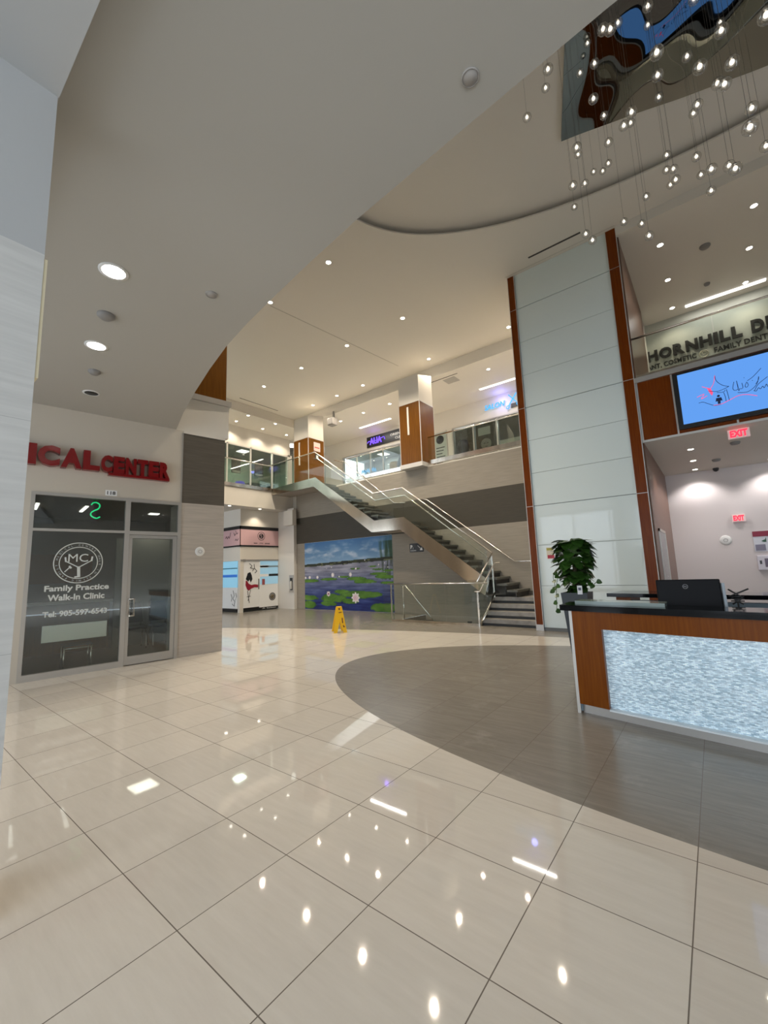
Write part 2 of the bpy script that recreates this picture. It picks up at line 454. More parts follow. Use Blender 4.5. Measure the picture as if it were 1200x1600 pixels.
for k in range(N):
    j = (k + 1) % N
    a, b = outv[k].co, outv[j].co
    cor = None
    for c in corners:
        if abs(a.x - b.x) > 1e-4 and abs(a.y - b.y) > 1e-4 and ((abs(c.x - a.x) < 1e-3 and abs(c.y - b.y) < 1e-3) or (abs(c.x - b.x) < 1e-3 and abs(c.y - a.y) < 1e-3)): cor = c
    if cor is not None: ce.bm.faces.new((inn[k], outv[k], ce.bm.verts.new(cor), outv[j], inn[j]))
    else: ce.bm.faces.new((inn[k], outv[k], outv[j], inn[j]))
struct('ceiling', ce, PAINT)
# oval cove recess with a shadow gap behind its lip
cv = MB()
ZR = 9.20
def rim(a, b, z): return [cv.bm.verts.new(ell(k, z, a, b)) for k in range(N)]
r0 = rim(EA, EB, ZC); r1 = rim(EA, EB, ZC + .035); r2 = rim(EA + .16, EB + .16, ZC + .035); r3 = rim(EA + .16, EB + .16, ZR)
for A, B in ((r0, r1), (r1, r2), (r2, r3)):
    for k in range(N): cv.bm.faces.new((A[k], A[(k + 1) % N], B[(k + 1) % N], B[k]))
cv.bm.faces.new(r3)
struct('ceiling', cv, PAINT)
# lower perimeter ceilings and their fascias
lc = MB()
lc.box(-24, -3.40, 12.9, 17.2, ZL, ZC + .2)
lc.box(-24, CX0, 4.0, 12.9, ZL, ZC + .2)
struct('ceiling', lc, PAINT)
struct('ceiling', MB().box(-.93, CX1, 10.1, 17.2, 8.86, ZC + .2).box(-.93, CX1, 10.02, 10.1, 8.83, ZC + .1), PAINT)
struct('ceiling', MB().box(-.93, CX1, 10.16, 15.0, 4.0, 4.9), PAINT)      # corridor under the upper right floor

# ------------------------------------------------------------------ second floor slab over the camera (curved edge)
edge = [(-8.40, 3.86), (-7.4, 3.52), (-6.37, 3.215), (-5.5, 2.98), (-4.75, 2.80), (-4.1, 2.685), (-3.5, 2.60), (-2.8, 2.51), (-2.11, 2.435), (-1.05, 2.36), (-.117, 2.30), (2, 2.26), (9, 2.26)]
sl = MB(); 
sl.prism([(x, y, ZS) for x, y in edge] + [(9, -6, ZS), (-9.9, -6, ZS)], (0, 0, .73))
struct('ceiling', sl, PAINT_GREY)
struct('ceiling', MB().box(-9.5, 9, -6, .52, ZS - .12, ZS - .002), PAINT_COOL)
# slab over the clinic, its fascia flush with the clinic wall
cl = MB()
c1 = sf(.62, .02, 0); 
cl.prism([(-8.40, 3.86, ZS), (c1.x, c1.y, ZS), (c1.x - .1, 4.93, ZS), (-24, 4.93, ZS), (-24, -6, ZS), (-9.9, -6, ZS)], (0, 0, .73))
struct('ceiling', cl, PAINT)
cap = MB(TS)
cap.box(-.62, .66, -.25, .06, 5.28, 5.40)
struct('trim_1', cap, ALU)
wc = MB(TS).box(-.55, .57, -1.1, -.02, 5.40, ZC)
tag(wc.build('wood_clad_column', WOODC), 'wood clad column top above the clinic, cut off by the grey soffit', 'column')

# ------------------------------------------------------------------ walls
struct('wall_clinic', MB(TS).box(-6.5, -.315, -.12, 0, 3.04, ZS).box(-6.5, -2.64, -.12, 0, 0, 3.04), P('clinic_wall_paint', (.58, .525, .44), .6))
# clinic pillar: pale stone below, dark stone above
struct('wall_pillar', MB(TS).box(-.312, .555, -.7, .0, 0, 3.035), stone('pillar_stone', (.47, .42, .365), .1, .6))
struct('wall_pillar', MB(TS).box(-.312, .555, -.7, .0, 3.035, 4.50), STONE_DK)
struct('wall_pillar', MB(TS).box(-.312, .56, -.7, .01, 4.50, ZS), PAINT)
struct('trim_2', MB(TS).box(-.335, -.312, -.02, .015, 3.04, 4.5), ALU)
# clinic interior shell
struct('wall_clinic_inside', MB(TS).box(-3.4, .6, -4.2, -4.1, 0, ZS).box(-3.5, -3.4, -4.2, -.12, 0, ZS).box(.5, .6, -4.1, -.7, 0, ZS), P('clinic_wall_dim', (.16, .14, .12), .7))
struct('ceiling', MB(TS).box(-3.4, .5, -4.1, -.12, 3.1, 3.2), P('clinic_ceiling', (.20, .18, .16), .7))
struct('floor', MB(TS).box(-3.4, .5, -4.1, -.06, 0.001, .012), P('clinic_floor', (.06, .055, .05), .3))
# near column left of camera
struct('wall_left', MB().box(-3.2, -2.78, -3.4, .514, 0, 3.382), STONE_COL)
struct('wall_left', MB().box(-3.2, -2.78, -3.4, .514, 3.382, ZS - .1), PAINT_COOL)
struct('trim_3', MB().box(-2.86, -2.785, .515, .53, 2.65, 3.36), P('cream_edge_trim', (.8, .72, .5), .4))  # metal corner trim; the lit reflection on it is put into the pale yellow
# stair wall
struct('wall_back', MB().box(-14.4, -3.48, YW, YW + .2, 0, 2.79), STONE_W)
struct('wall_back', MB().box(-14.4, -3.48, YW, YW + .2, 2.79, 3.92), STONE_WD)
struct('wall_back', MB().box(-14.4, -3.48, YW, YW + .2, 3.92, 5.0), STONE_W)
struct('wall_left_back', MB().box(-15.62, -14.4, YW - .15, YW + .2, 0, 4.4), P('white_pier_paint', (.66, .64, .60), .55))
struct('wall_left_back', MB().box(-14.86, -14.25, YW - .35, YW - .15, 3.62, 4.28), PAINT)
# second floor slabs
struct('floor', MB().box(-14.85, -3.48, YW + .2, 17, 4.3, Z2), PAINT)
struct('floor', MB().box(-24, -14.85, 4.93, 17, 4.32, Z2), PAINT)
# upper right floor with the wood fronted edge
struct('floor', MB().box(-.93, 9, 10.2, 15.2, 4.9, 5.28), PAINT)
# far upstairs walls
struct('wall_upper_back', MB().box(-16.9, -3.4, 16.2, 16.4, 7.72, ZC).box(-16.9, -15.5, 16.2, 16.4, Z2, 7.72).box(-11.2, -8.62, 16.2, 16.4, Z2, 7.72), PAINT)
struct('wall_upper_left', MB().box(-17.5, -17.3, 4.9, 14.0, 7.72, ZC), PAINT)
struct('wall_upper_left', MB().box(-17.5, -17.3, 13.86, 14.15, Z2, 7.8), PAINT)
struct('wall_upper_left', MB().box(-24, -17.3, 17.0, 17.1, Z2, ZC).box(-19.5, -16.9, 15.4, 15.5, 7.6, ZL), PAINT)
# core block behind the white glass
struct('wall_core', MB().box(-3.48, -.93, 10.14, 16.6, 0, ZC + .25), PAINT)
struct('wall_right', MB().box(8.9, 9, -6, 17, 0, ZC + .2), PAINT)
struct('wall_upper_right', MB().box(-.93, 9, 14.86, 15.0, 5.28, 8.86), P('sign_wall_paint', (.45, .46, .40), .6))
struct('wall_corridor', MB().box(-.93, 9, 14.8, 14.9, 0, 4.0), PAINT_PINK)
struct('wall_corridor_side', MB().box(-.93, -.905, 10.16, 14.8, 0, 4.0), WOODD)
struct('wall_corridor_side', MB().box(-.93, -.905, 10.16, 13.9, 5.28, 8.86), WOODD)
struct('wall_kiosk_left', MB().box(-24, -15.62, 11.9, 12.1, 0, 4.4), PAINT)
struct('wall_far_left', MB().box(-24, -23.9, -6, 17, 0, ZC), PAINT)
# back of the hall: spandrel above glazed entrance behind the camera
struct('wall_entrance', MB().box(-9.8, 9, -5.2, -5.0, 4.3, 4.56).box(-9.8, -8.0, -5.2, -5.0, 0, 4.56).box(7.0, 9, -5.2, -5.0, 0, 4.4), PAINT)
struct('wall_entrance_top', MB().box(-24, 9, -6.1, -6, 4.5, ZC + .2), PAINT)
for i in range(9):
    x = -8 + 15 / 8 * i
    struct('window_%d' % (i + 1), MB().box(x - .04, x + .04, -5.15, -5.05, 0, 4.3), ALU)
struct('window_10', MB().box(-8, 7, -5.15, -5.05, 2.6, 2.7).box(-8, 7, -5.15, -5.05, 0, .12), ALU)

# ------------------------------------------------------------------ white glass feature wall
j1 = [.07, 1.03, 1.98, 2.93, 3.74, 4.57, 5.42, 6.28, 7.17, 8.09, 9.05]
gw = thing('white_glass_panelling', 'tall wall of white back-painted glass panels between two cherry wood strips', 'wall cladding', (-2.2, 10.1, 0))
for a, b in zip(j1[:-1], j1[1:]):
    heavy = .014 if round(a, 2) in (2.93, 5.42, 8.09) else .005
    MB().box(-3.3, -1.15, 10.09, 10.13, a + heavy, b - .003, bevel=.002).build('glass_panel', WHITE_GLASS, gw)
MB().box(-3.3, -1.15, 10.12, 10.139, .07, 9.05).build('backing', P('panel_joint_grey', (.26, .29, .29), .5), gw)
tag(MB().box(-3.3, -1.15, 10.08, 10.13, 0, .07).build('skirting', P('skirting_grey', (.16, .165, .16), .4), gw), 'grey skirting')
def wood_strip(x0, x1, label, yf=10.06):
    t = thing('wood_strip', label, 'wall cladding', ((x0 + x1) / 2, 10.1, 0), 'cherry wood strips framing the white glass wall')
    for a, b in ((.13, 2.93), (2.93, 5.42), (5.42, 8.09), (8.09, ZC)):
        MB().box(x0 + .012, x1 - .012, yf, 10.139, a + .006, min(b, ZC) - .006).build('veneer_panel', WOOD, t)
    MB().box(x0, x0 + .012, yf - .006, 10.139, 0, ZC).box(x1 - .012, x1, yf - .006, 10.139, 0, ZC).box(x0, x1, yf + .004, 10.135, 0, ZC).build('edge_trim', TRIMW, t)
    MB().box(x0, x1, yf - .008, 10.139, 0, .13).build('foot_plate', ALU, t)
wood_strip(-3.48, -3.30, 'narrow cherry wood strip left of the white glass wall, beside the stairs')
wood_strip(-1.15, -.93, 'cherry wood strip right of the white glass wall, beside the television')

# wood fronted balcony edge with television
bf = thing('wood_balcony_front', 'cherry wood panelled balcony front behind the television', 'wall cladding', (0, 10.12, 4.03))
for a, b in ((-.90, -.30), (-.285, .62), (.635, 1.52), (1.535, 2.42), (2.435, 9)):
    MB().box(a + .008, b - .008, 10.1, 10.155, 4.045, 5.31).build('veneer_panel', WOOD, bf)
MB().box(-.93, 9, 10.11, 10.16, 4.0, 5.33).build('trim_strip', TRIMW, bf)
tv = thing('television', 'large wall television showing a blue picture with a house drawing', 'television', (.76, 10.0, 4.1))
MB().box(-.275, 1.80, 10.0, 10.085, 4.10, 5.27, bevel=.01).build('bezel', BLACK, tv)
MB().box(.5, 1.1, 10.085, 10.1, 4.4, 5.0).build('wall_bracket', BLACKM, tv)
sc_ = MB().box(-.19, 1.72, 9.994, 10.001, 4.185, 5.215).build('screen', SCREEN, tv)
tag(sc_, 'lit blue screen')
RD = P('screen_red', (.8, .05, .12), .5, emis=(1, .10, .25), es=.8); NB = P('screen_navy', (.005, .02, .10), .5)
art = {'pw': [(0.078, 4.673), (0.19, 4.705), (0.139, 4.622), (0.234, 4.659)], 'l1': [(0.175, 4.863), (0.267, 4.802), (0.308, 4.8), (0.358, 4.882), (0.39, 5.024)],
 'br': [(0.308, 4.443), (0.419, 4.437), (0.55, 4.48), (0.679, 4.526), (0.799, 4.515), (0.94, 4.448)]}
darks = [[(0.39, 5.024), (0.402, 4.911), (0.477, 4.801), (0.566, 4.747)], [(0.261, 4.749), (0.386, 4.7), (0.516, 4.724), (0.574, 4.749)], [(0.383, 4.679), (0.477, 4.661), (0.512, 4.693)],
 [(0.483, 4.649), (0.497, 4.559), (0.499, 4.473)], [(0.529, 4.699), (0.54, 4.589), (0.547, 4.481)], [(0.089, 4.549), (0.156, 4.551), (0.232, 4.497), (0.323, 4.438), (0.419, 4.433)],
 [(0.651, 4.809), (0.622, 4.691), (0.647, 4.641), (0.696, 4.668), (0.689, 4.807)], [(0.69, 4.818), (0.699, 4.625), (0.718, 4.661)], [(0.759, 4.753), (0.763, 4.657), (0.724, 4.649)],
 [(0.827, 4.752), (0.796, 4.679), (0.815, 4.652), (0.842, 4.685), (0.833, 4.74)], [(0.837, 4.77), (0.926, 4.825), (1.051, 4.948)], [(0.945, 4.673), (0.989, 4.741), (0.999, 4.8), (0.968, 4.686), (0.899, 4.604), (0.805, 4.561), (0.679, 4.589)],
 [(0.796, 4.846), (0.805, 4.839)], [(0.903, 4.759), (0.914, 4.751)], [(0.902, 4.562), (0.936, 4.541), (0.972, 4.592), (0.997, 4.564), (1.031, 4.604), (1.049, 4.568), (1.085, 4.628), (1.094, 4.574)],
 [(0.916, 4.558), (0.98, 4.662), (1.117, 4.761)], [(1.15, 4.80), (1.16, 4.70), (1.155, 4.60)]]
f3 = lambda x, z: (x, 9.993, z)
strokes(sc_, 'red_drawing', [[tuple((v.x, v.y)) for v in smooth_pl([(x, z, 0) for x, z in pl])] for pl in art.values()], .0055, RD, f=f3)
strokes(sc_, 'navy_drawing', [[tuple((v.x, v.y)) for v in smooth_pl([(x, z, 0) for x, z in pl])] for pl in darks], .0048, NB, f=f3)
MB().prism([(x, 9.992, z) for x, z in [(0.244, 4.82), (0.299, 4.792), (0.329, 4.696), (0.306, 4.638), (0.273, 4.713)]], (0, .003, 0)).build('red_leaf', RD, sc_)
mm = MB(); mm.disc((.399, 9.994, 4.605), .022, .004, (0, -1, 0)); mm.prism([(.36, 9.99, 4.57), (.438, 9.99, 4.57), (.45, 9.99, 4.50), (.42, 9.99, 4.51), (.415, 9.99, 4.45), (.375, 9.99, 4.45), (.375, 9.99, 4.51), (.345, 9.99, 4.50)], (0, .003, 0))
mm.build('navy_figure', NB, sc_)

# ------------------------------------------------------------------ railings
def railing(name, label, runs, cat='railing', posts=()):
    """runs: list of (p0, p1, z_base, z_glass_top, z_rail) straight glass runs in plan"""
    allp = [Vector((*r[0], r[2])) for r in runs]
    t = thing(name, label, cat, allp[0])
    for (x0, y0), (x1, y1), zb, zg, zr, npan in runs:
        a, b = Vector((x0, y0, 0)), Vector((x1, y1, 0)); d = (b - a); Ln = d.length; d.normalize(); nn = Vector((-d.y, d.x, 0)) * .008
        for k in range(npan):
            p = a + d * (Ln * k / npan + .008); q = a + d * (Ln * (k + 1) / npan - .008)
            MB().prism([p + nn + Vector((0, 0, zb)), q + nn + Vector((0, 0, zb)), q - nn + Vector((0, 0, zb)), p - nn + Vector((0, 0, zb))], (0, 0, zg - zb)).build('glass_panel', GLASS, t)
        nb = Vector((-d.y, d.x, 0)) * .05
        MB().prism([a + nb + Vector((0, 0, zb - .06)), b + nb + Vector((0, 0, zb - .06)), b - nb + Vector((0, 0, zb - .06)), a - nb + Vector((0, 0, zb - .06))], (0, 0, .14)).build('base_channel', STEEL, t)
    for pl in posts: MB().tube(pl, .022).build('handrail', CHROME, t)
    return t
railing('balcony_railing', 'glass balcony railing with steel handrail above the mural and stair wall',
        [((-11.3, YW + .03), (-8.40, YW + .03), Z2 + .04, 6.02, 6.05, 2), ((-7.40, YW + .03), (-3.5, YW + .03), Z2 + .04, 6.02, 6.05, 3)],
        posts=[[(-11.3, YW + .03, 6.05), (-8.42, YW + .03, 6.05)], [(-7.38, YW + .03, 6.05), (-3.5, YW + .03, 6.05)]])
railing('balcony_railing', 'glass balcony railing on the upper floor edge left of the stairs',
        [((-14.85, 5.0), (-14.85, 10.98), Z2 + .04, 6.18, 6.2, 4)], posts=[[(-14.85, 5.0, 6.21), (-14.85, 10.75, 6.21), (-14.7, 10.98, 6.22)]])
railing('balcony_railing', 'glass balcony railing above the television, sign visible through it',
        [((-.9, 10.13), (6.0, 10.13), 5.39, 6.30, 6.34, 5)], posts=[[(-.9, 10.13, 6.33), (6.0, 10.13, 6.33)]])
st_ = MB().box(-.93, 9, 10.06, 10.2, 5.31, 5.42).build('ledge_strip', ALU); tag(st_, 'flat metal ledge strip under the glass railing above the television', 'trim')

# ------------------------------------------------------------------ staircase
YS = 11.0
sc = thing('staircase', 'two-flight staircase with mirror steel side and glass guard along the beige wall', 'staircase', (-8, 11.5, 0))
zt1, zt2, zl = 3.23, 5.21, .70
top = [(-14.86, zt2), (-12.06, zt2 + .05), (-9.09, zt1), (-7.84, zt1), (-5.0, 1.13), (-5.0, .62)]
bot = [(-14.86, 4.93), (-12.15, 4.90), (-9.23, 2.84), (-7.99, 2.82), (-5.16, .72), (-5.16, .62)]
# stringer as segments (front plate)
stg = MB()
for i in range(5):
    if i == 4: continue
    a, b, c, d = top[i], top[i + 1], bot[i + 1], bot[i]
    stg.prism([(a[0], YS, a[1]), (b[0], YS, b[1]), (c[0], YS, c[1]), (d[0], YS, d[1])], (0, .03, 0))
stg.build('front_stringer', STEEL_B, sc)
under = MB()
for i in range(4):
    if i == 0: 
        under.prism([(-14.86, YS + .03, 4.95), (-12.16, YS + .03, 4.92), (-12.16, YW, 4.92), (-14.86, YW, 4.95)], (0, 0, .15)); continue
    c, d = bot[i + 1], bot[i]
    under.prism([(d[0], YS + .03, d[1]), (c[0], YS + .03, c[1]), (c[0], YW - .002, c[1]), (d[0], YW - .002, d[1])], (0, 0, .05))
under.build('underside', P('stair_underside', (.42, .38, .33), .6), sc)
TRD = P('grey_stone_tread', (.28, .265, .245), .4, noise_amt=.2, noise_scale=6)
TRD2 = P('dark_stone_tread', (.11, .112, .10), .45, noise_amt=.2, noise_scale=6)
RIS = P('dark_riser', (.035, .036, .036), .5)
def step(x0, x1, y0, y1, z, xdir):
    """one step climbing toward -x: tread plus recessed riser"""
    MB().box(x0, x1 + .02, y0, y1, z - .06, z, bevel=.004).build('tread', TRD2, sc)
    MB().box(x1 - .04, x1 - .02, y0, y1, z - .175, z - .06).build('riser', RIS, sc)
n1 = 14; rise1 = (3.10 - zl) / n1; run1 = (-4.25 + 7.84) / (n1 - 1)
for k in range(n1 - 1):
    x1 = -4.25 - run1 * k; step(x1 - run1, x1, YS + .03, YW - .01, zl + rise1 * (k + 1), -1)
MB().box(-9.09, -7.84, YS + .03, YW - .01, 3.0, 3.10).build('half_landing', TRD2, sc)
n2 = 12; rise2 = (Z2 - 3.10) / n2; run2 = (-8.62 + 12.06) / (n2 - 1)
for k in range(n2 - 1):
    x1 = -8.62 - run2 * k; step(x1 - run2, x1, YS + .03, YW - .01, 3.10 + rise2 * (k + 1), -1)
MB().box(-14.84, -12.06, YS + .03, YW + .19, Z2 - .1, Z2).build('top_landing', TRD2, sc)
# bottom steps facing the hall
for k in range(4):
    y0 = 10.34 + .27 * k; z = .17 * (k + 1)
    y1 = y0 + .27 if k < 3 else YW - .01
    MB().box(-4.95, -3.50, y0 + .035, y1, z - .17, z - .105).build('riser', RIS, sc)
    MB().box(-4.95, -3.50, y0, y1 + (.01 if k < 3 else 0), z - .105, z, bevel=.004).build('tread', TRD, sc)
MB().box(-5.16, -4.95, 11.15, YW - .01, .0, .68).build('landing_block', TRD2, sc)
MB().box(-4.95, -3.50, YW - .03, YW - .008, .68, .80).build('skirting', STONE_DK, sc)
MB().prism([(-4.99, 10.26, .0), (-4.99, 10.34, .0), (-4.99, 11.2, .0), (-4.99, 11.2, .74), (-4.99, 10.32, .12)], (.04, 0, 0)).build('side_plate', STEEL, sc)
# outer guard: glass follows the stringer
def gp(x0, x1):
    def zt(x, L_):
        for a, b in zip(L_[:-1], L_[1:]):
            if a[0] <= x <= b[0]: return a[1] + (b[1] - a[1]) * (x - a[0]) / (b[0] - a[0])
    gt = [(-14.86, 6.24), (-12.05, 6.26), (-9.11, 4.16), (-7.83, 4.17), (-4.86, 1.86)]
    MB().prism([(x0, YS + .012, zt(x0, top)), (x1, YS + .012, zt(x1, top) if x1 <= -5.0 else 1.13), (x1, YS + .012, zt(x1, gt)), (x0, YS + .012, zt(x0, gt))], (0, .014, 0)).build('glass_panel', GLASS, sc)
for x0, x1 in ((-14.84, -13.45), (-13.43, -12.07), (-12.05, -10.6), (-10.58, -9.12), (-9.09, -7.84), (-7.82, -6.45), (-6.43, -5.03)): gp(x0, x1)
rail_o = [(-14.86, YS, 6.27), (-12.05, YS, 6.29), (-9.11, YS, 4.19), (-7.83, YS, 4.20), (-4.86, YS, 1.89)]
MB().tube(rail_o, .024).build('handrail', CHROME, sc)
MB().tube([(-12.2, YS + .07, 6.07), (-11.95, YS + .07, 6.0), (-9.08, YS + .07, 3.95), (-7.79, YS + .07, 3.95), (-4.99, YS + .07, 1.75)], .019).build('grab_rail', CHROME, sc)
for x, z in ((-11.2, 5.42), (-9.9, 4.52), (-8.5, 3.95), (-6.9, 3.25), (-5.8, 2.38)):
    MB().tube([(x, YS + .02, z + .05), (x, YS + .07, z)], .012).build('rail_bracket', CHROME, sc)
# newel and guard of the bottom steps
MB().box(-5.02, -4.97, 10.20, 10.24, 0, .90).build('newel_post', CHROME, sc)
MB().box(-4.90, -4.86, 10.99, 11.03, .68, 1.86).build('newel_post', CHROME, sc)
MB().tube([(-4.99, 10.2, 1.13), (-4.86, YS, 1.89)], .022).build('handrail', CHROME, sc)
MB().tube([(-5.06, 10.16, .88), (-4.93, 10.2, .88), (-4.80, 10.97, 1.62), (-4.66, 11.0, 1.62)], .020).build('grab_rail', CHROME, sc)
MB().prism([(-4.995, 10.24, .1), (-4.995, 11.0, .72), (-4.9, 11.0, 1.82), (-4.98, 10.24, 1.10)], (.012, 0, 0)).build('glass_panel', GLASS, sc)
MB().tube([(-4.90, 10.24, .14), (-4.86, 10.98, .80)], .022).build('base_channel', CHROME, sc)
# wall handrail
wh = thing('wall_handrail', 'slim steel handrail fixed to the beige wall behind the stairs', 'handrail', (-8, YW - .05, 3))
MB().tube([(-11.9, YW - .07, 6.10), (-11.3, YW - .07, 5.90), (-8.88, YW - .07, 3.92), (-8.40, YW - .07, 3.87)], .019).build('upper_rail', CHROME, wh)
MB().tube([(-7.72, YW - .07, 3.90), (-7.5, YW - .07, 3.86), (-4.59, YW - .07, 1.64), (-3.52, YW - .07, 1.63)], .019).build('lower_rail', CHROME, wh)
for x, z in ((-11.0, 5.65), (-9.4, 4.36), (-6.9, 3.40), (-5.2, 2.12), (-3.7, 1.62)):
    MB().tube([(x, YW - .001, z - .06), (x, YW - .07, z - .02)], .01).build('bracket', CHROME, wh)
# guard of the stairs down
gd = thing('stairwell_guard', 'low glass guard with straight steel handrail in front of the stairs down', 'railing', (-6.4, 10.2, 0))
for x0, x1 in ((-7.83, -7.0), (-6.98, -5.98), (-5.96, -5.03)):
    MB().box(x0, x1, 10.193, 10.207, .05, 1.08).build('glass_panel', GLASS, gd)
MB().box(-7.83, -5.0, 10.17, 10.23, 0.0, .06).build('base_channel', STEEL, gd)
MB().tube([(-7.97, 10.2, 1.10), (-4.70, 10.2, 1.10)], .022).build('handrail', CHROME, gd)
MB().box(-7.86, -7.83, 10.18, 10.22, .0, 1.08).build('post', CHROME, gd)
MB().tube([(-7.78, 10.62, 1.02), (-7.6, 10.62, 1.02), (-6.2, 10.62, -.45)], .02).tube([(-7.7, 10.62, -.3), (-7.7, 10.62, 1.0)], .016).build('grab_rail', CHROME, dst)
MB().box(-8.15, -7.86, 10.193, 10.207, .05, 1.0).build('glass_panel', GLASS, gd)
tag(MB().box(-5.36, -5.24, 10.235, 10.275, 0, .10, bevel=.01).build('door_stop_box', BLACK), 'small black box on the floor behind the low glass guard', 'box')

# ------------------------------------------------------------------ pond mural
def fbm(x, y, s=0.): return noise.fractal(Vector((x, y, s)), 1.0, 2.0, 4)
MX0, MX1, MZ = -13.86, -9.10, 2.79
def lin(c): return tuple(pow(v / 255, 2.2) for v in c)
pads = [(.30, .09, .10, .035), (.05, .17, .12, .04), (.05, .07, .12, .055), (.36, .17, .16, .06), (.66, .22, .22, .05), (.55, .13, .10, .035), (.90, .06, .13, .06), (.07, .42, .12, .025), (.30, .44, .10, .02), (.48, .47, .07, .015),
        (.62, .44, .12, .028), (.72, .40, .12, .03), (.86, .50, .10, .02), (.92, .46, .10, .025), (.95, .38, .08, .02), (.62, .58, .06, .012), (.85, .56, .06, .012), (.96, .54, .06, .012), (.80, .60, .05, .01), (.46, .26, .10, .03)]
def paint(u, v):
    q = fbm(u * 9, v * 9)
    if v > .67 + .05 * u - .0:
        t = (v - .69) / .31
        c = [a + (b - a) * max(0, min(1, t)) for a, b in zip((130, 165, 200), (62, 112, 168))]
        cl_ = max(0, fbm(u * 7 + 3, v * 12, 4) + .12) * 1.3 * max(0, 1 - abs(t - .4) * 1.6)
        c = [a + (b - a) * min(.75, cl_) for a, b in zip(c, (205, 215, 228))]
        if u > .86 + .02 * q:
            k = max(0, min(1, (u - .86) * 9 + fbm(u * 40, v * 4, 2) * .7)) * (1 if v < .93 else .4)
            c = [a + (b - a) * k * .85 for a, b in zip(c, (34, 62, 34))]
    elif v > .625 + .05 * u + .01 * q:
        c = (36 + 26 * q, 42 + 26 * q, 26 + 10 * q)
        if fbm(u * 12, v * 30, 6) > .35: c = (110, 115, 80)
    else:
        t = v / .64
        c = [a + (b - a) * max(0, min(1, (t - .15) / .75)) for a, b in zip((22, 40, 108), (136, 138, 156))]
        c = [x_ + 34 * fbm(u * 5, v * 34, 7) + 12 * q for x_ in c]
        if u > .82 and v > .42: 
            k = max(0, fbm(u * 45, v * 5, 9) + .3) * min(1, (u - .82) * 8); c = [a + (b - a) * min(.8, k) for a, b in zip(c, (40, 52, 34))]
        for (cx, cy, rx, ryy) in pads:
            dd = ((u - cx) / rx) ** 2 + ((v - cy) / ryy) ** 2 + .45 * fbm(u * 14, v * 14, cx * 9)
            if dd < 1: c = [a + 26 * q for a in ((78, 122, 34) if dd < .75 else (58, 98, 36))]
    for (cx, cy, r_, cen) in [(.30, .23, .024, 1), (.61, .18, .046, 2), (.065, .47, .016, 0), (.165, .47, .016, 0), (.355, .50, .020, 0), (.43, .475, .008, 0), (.56, .50, .018, 0), (.62, .58, .010, 0), (.01, .47, .012, 0), (.34, .61, .006, 0), (.28, .60, .006, 0), (.86, .62, .006, 0), (.92, .64, .006, 0), (.95, .58, .006, 0), (.72, .69, .008, 0)]:
        d = math.hypot(u - cx, (v - cy) * .60 * 1.0 / 1.0)
        ang = math.atan2((v - cy) * .6, u - cx)
        rr = r_ * (.85 + .15 * math.cos(8 * ang))
        if d < rr:
            c = (232, 226, 226)
            if cen and d < rr * .62: c = (214, 172, 190) if math.cos(10 * ang) > 0 else (236, 214, 220)
            if cen == 1 and d < rr * .3: c = (90, 40, 60)
    return c
mu = thing('mural', 'painted mural of a water lily pond on the wall below the stairs', 'mural', ((MX0 + MX1) / 2, YW, 0))
NU, NV = 230, 140
mb = MB(); cols = {}
grid = [[mb.bm.verts.new((MX0 + (MX1 - MX0) * i / NU, YW - .012, .015 + (MZ - .02) * j / NV)) for i in range(NU + 1)] for j in range(NV + 1)]
lay = mb.bm.loops.layers.float_color.new('paint')
pc = [[(*lin([max(0, min(255, x)) for x in paint(i / NU, j / NV)]), 1) for i in range(NU + 1)] for j in range(NV + 1)]
for j in range(NV):
    for i in range(NU):
        f = mb.bm.faces.new((grid[j][i], grid[j][i + 1], grid[j + 1][i + 1], grid[j + 1][i]))
        for l, (jj, ii) in zip(f.loops, ((j, i), (j, i + 1), (j + 1, i + 1), (j + 1, i))): l[lay] = pc[jj][ii]
mb.build('painted_panel', vcol_material('mural_paint'), mu)
MB().box(MX0, MX1, YW - .011, YW - .001, .01, MZ).build('backing', WHITEP, mu)

# ------------------------------------------------------------------ small things on the stair wall
ps = thing('parking_sign', 'black parking level sign with white arrow on the stair wall', 'sign', (-8.05, YW - .02, 2.15))
MB().box(-8.33, -7.76, YW - .025, YW - .001, 2.10, 2.40).build('plate', BLACK, ps)
text('P', (-8.29, YW - .026, 2.22), (1, 0, 0), (0, 0, 1), h=.13, mat=WHITEV, parent=ps, ext=.002, bold=.03)
text('1', (-8.19, YW - .026, 2.20), (1, 0, 0), (0, 0, 1), h=.07, mat=WHITEV, parent=ps, ext=.002)
text('PARKING', (-8.29, YW - .026, 2.135), (1, 0, 0), (0, 0, 1), h=.04, mat=WHITEV, parent=ps, ext=.002)
MB().tube([(-7.99, YW - .027, 2.32), (-7.84, YW - .027, 2.19)], .012, 6).prism([(-7.79, YW - .03, 2.15), (-7.82, YW - .03, 2.26), (-7.91, YW - .03, 2.16)], (0, .003, 0)).build('arrow', WHITEV, ps)
fc = thing('fire_extinguisher_cabinet', 'steel framed fire extinguisher cabinet on the white pier left of the mural', 'cabinet', (-14.5, YW - .17, .71))
MB().box(-14.72, -14.42, YW - .17, YW - .151, .71, 1.45).build('frame', ALU, fc)
MB().box(-14.66, -14.48, YW - .172, YW - .17, .80, 1.33).build('window', DARKGLASS, fc)
MB().lathe([(0, 0), (.05, 0), (.055, .02), (.055, .28), (.03, .34), (.015, .36), (0, .36)], (-14.57, YW - .19, .84)).build('extinguisher', P('pale_grey_cylinder', (.5, .5, .47), .3), fc)
nw = thing('ceiling_speaker', 'grey box loudspeaker on the upper wall beside the left wood column', 'loudspeaker', (-13.0, 12.9, 8.0))
MB().box(-13.0, -12.65, 12.65, 12.95, 8.05, 8.38, bevel=.02).build('cabinet', GREYP, nw)
